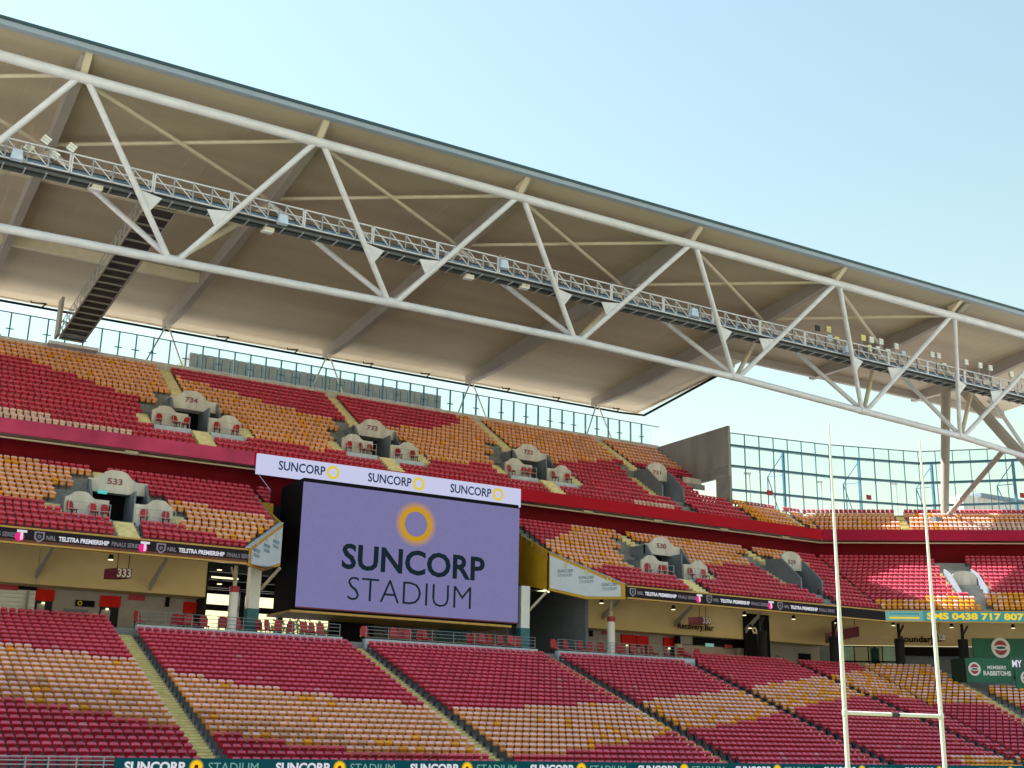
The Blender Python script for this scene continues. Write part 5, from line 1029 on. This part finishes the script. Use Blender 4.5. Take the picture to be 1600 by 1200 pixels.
# ------------------------------------------------------------------ goal posts
t = thing('goal_posts', (39.45, 36, 0), 'tall white rugby goal posts with a crossbar on the pitch', 'goal posts')
for x in (36.68, 42.22):
    m_ = MB(); m_.tube((x, 36, 0), (x, 36, 6.5), 0.095, 'post_paint', 16, 0.085); m_.tube((x, 36, 6.5), (x, 36, 14.86), 0.08, 'post_paint', 16, 0.035); m_.build('upright', t, smooth=True)
    m_ = MB(); m_.tube((x, 36, 2.9), (x, 36, 3.1), 0.112, 'post_paint', 16); m_.build('collar', t, smooth=True)
m_ = MB(); m_.tube((36.75, 36, 3.0), (42.15, 36, 3.0), 0.078, 'post_paint', 16); m_.build('crossbar', t, smooth=True)
m_ = MB(); m_.tube((39.26, 36, 3.0), (39.7, 36, 3.0), 0.086, 'pad_black', 16); m_.build('crossbar_sleeve', t, smooth=True)

# ------------------------------------------------------------------ trees outside, seen through the passage
def tree(x, Y, z, r, h, lb):
    t = thing('street_tree', (x, Y, 0), lb, 'tree', 'trees outside the passage'); m_ = MB(); m_.tube((x, Y, 0), (x, Y, z), 0.28, 'bark', 8, 0.15)
    for k in range(5): a = k * 1.3; m_.tube((x, Y, z * 0.75), (x + math.cos(a) * r * 0.6, Y + math.sin(a) * r * 0.6, z + h * 0.2), 0.10, 'bark', 6, 0.03)
    m_.build('trunk', t); m_ = MB()
    for _ in range(1500):
        v = Vector(rng.normal(size=3)); v.normalize(); v *= rng.random() ** 0.4; c = Vector((x + v.x * r, Y + v.y * r, z + v.z * h + 0.4 * math.sin(v.x * 7))); a = Vector(rng.normal(size=3)).normalized() * 0.22; e = a.cross(Vector(rng.normal(size=3))).normalized() * 0.13
        m_.face([c - a, c + e, c + a, c - e], 'leaf')
    m_.build('crown', t)
tree(44.2, 118, 10.2, 3.2, 3.0, 'bright green tree seen under the left end of the screen'); tree(49.5, 121, 10.6, 2.6, 2.6, 'bright green tree farther right behind the passage'); tree(47.6, 119, 9.6, 3.0, 2.6, 'green tree behind the passage under the screen')

# ------------------------------------------------------------------ the seats: 300 nearest as things, the rest as one mass
vis = []
for k, (x, y, z, rz, c, info) in enumerate(SEATS):
    px, py, d = project((x, y, z + 0.6))
    ok = info[0] == 'L' and rz == 0.0 and 2 < px < 1598 and (py < 1186 or (px < 175 and py < 1196))
    if ok: vis.append((d, k))
vis.sort(); near = [k for _, k in vis[:300]]; nearset = set(near)
MESH = {}
for m0 in ('seat_red', 'seat_orange', 'seat_gold', 'seat_pink', 'seat_faded'):
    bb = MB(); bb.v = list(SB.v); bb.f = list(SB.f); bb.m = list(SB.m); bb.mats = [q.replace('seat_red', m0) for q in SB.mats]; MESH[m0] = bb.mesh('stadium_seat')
CN = {'seat_red': 'crimson', 'seat_orange': 'pale orange', 'seat_gold': 'golden yellow', 'seat_pink': 'pale pink', 'seat_faded': 'faded pink'}
def nth(n): return f"{n}{'th' if 10 <= n % 100 <= 20 else {1: 'st', 2: 'nd', 3: 'rd'}.get(n % 10, 'th')}"
rows = {}
for k in near: rows.setdefault(SEATS[k][5][1], []).append(k)
for i, ks in sorted(rows.items()):
    allrow = [k for k, s in enumerate(SEATS) if s[5] == ('L', i) and s[3] == 0.0]
    for side in (0, 1):
        rowside = sorted([k for k in allrow if (SEATS[k][0] < 17.7) == (side == 0)], key=lambda k: SEATS[k][0], reverse=(side == 0))
        for n_, k in enumerate(rowside):
            if k not in nearset: continue
            x, y, z, rz, c, info = SEATS[k]
            o = place(MESH[c], 'stadium_seat', None, (x, y, z + 0.002), rng.uniform(-0.02, 0.02))
            tag(o, f'{CN[c]} seat, {nth(i + 3)} row up from the railing, {nth(n_ + 1)} seat {"left" if side == 0 else "right"} of the leftmost stairway', 'seat', 'nearest stadium seats of the lower tier')
rest = [s for k, s in enumerate(SEATS) if k not in nearset]
P = np.array([s[:3] for s in rest]); A = np.array([s[3] for s in rest]) + rng.uniform(-0.03, 0.03, len(rest))
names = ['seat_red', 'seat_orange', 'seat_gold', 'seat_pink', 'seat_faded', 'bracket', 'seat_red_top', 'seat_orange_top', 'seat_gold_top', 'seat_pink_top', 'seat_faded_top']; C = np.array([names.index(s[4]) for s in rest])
nv = len(SV); ns = len(rest); ca, sa = np.cos(A)[:, None], np.sin(A)[:, None]
V = np.empty((ns, nv, 3)); V[:, :, 0] = ca * SV[None, :, 0] - sa * SV[None, :, 1] + P[:, 0:1]; V[:, :, 1] = sa * SV[None, :, 0] + ca * SV[None, :, 1] + P[:, 1:2]; V[:, :, 2] = SV[None, :, 2] + P[:, 2:3]
fl = np.concatenate([np.array(f) for f in SF]); fs = np.array([len(f) for f in SF]); nl = len(fl)
L = (fl[None, :] + (np.arange(ns) * nv)[:, None]).ravel(); tot = np.tile(fs, ns); start = np.concatenate([[0], np.cumsum(tot)[:-1]])
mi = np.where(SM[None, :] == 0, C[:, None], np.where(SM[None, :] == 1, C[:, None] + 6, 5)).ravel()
me = bpy.data.meshes.new('stadium_seats'); me.vertices.add(ns * nv); me.vertices.foreach_set('co', V.ravel()); me.loops.add(len(L)); me.loops.foreach_set('vertex_index', L.astype(np.int32))
me.polygons.add(len(tot)); me.polygons.foreach_set('loop_start', start.astype(np.int32)); me.polygons.foreach_set('loop_total', tot.astype(np.int32)); me.polygons.foreach_set('material_index', mi.astype(np.int32))
for m0 in names: me.materials.append(MAT[m0])
tint = me.attributes.new('tint', 'FLOAT', 'POINT'); tint.data.foreach_set('value', np.repeat(rng.random(ns), nv).astype(np.float32))
me.update(calc_edges=True); me.validate()
o = bpy.data.objects.new('stadium_seats', me); col.objects.link(o); tag(o, 'red, orange and gold stadium seats filling all three tiers', 'seats', kind='stuff')
print('seats', len(SEATS), 'objects', len(bpy.data.objects))
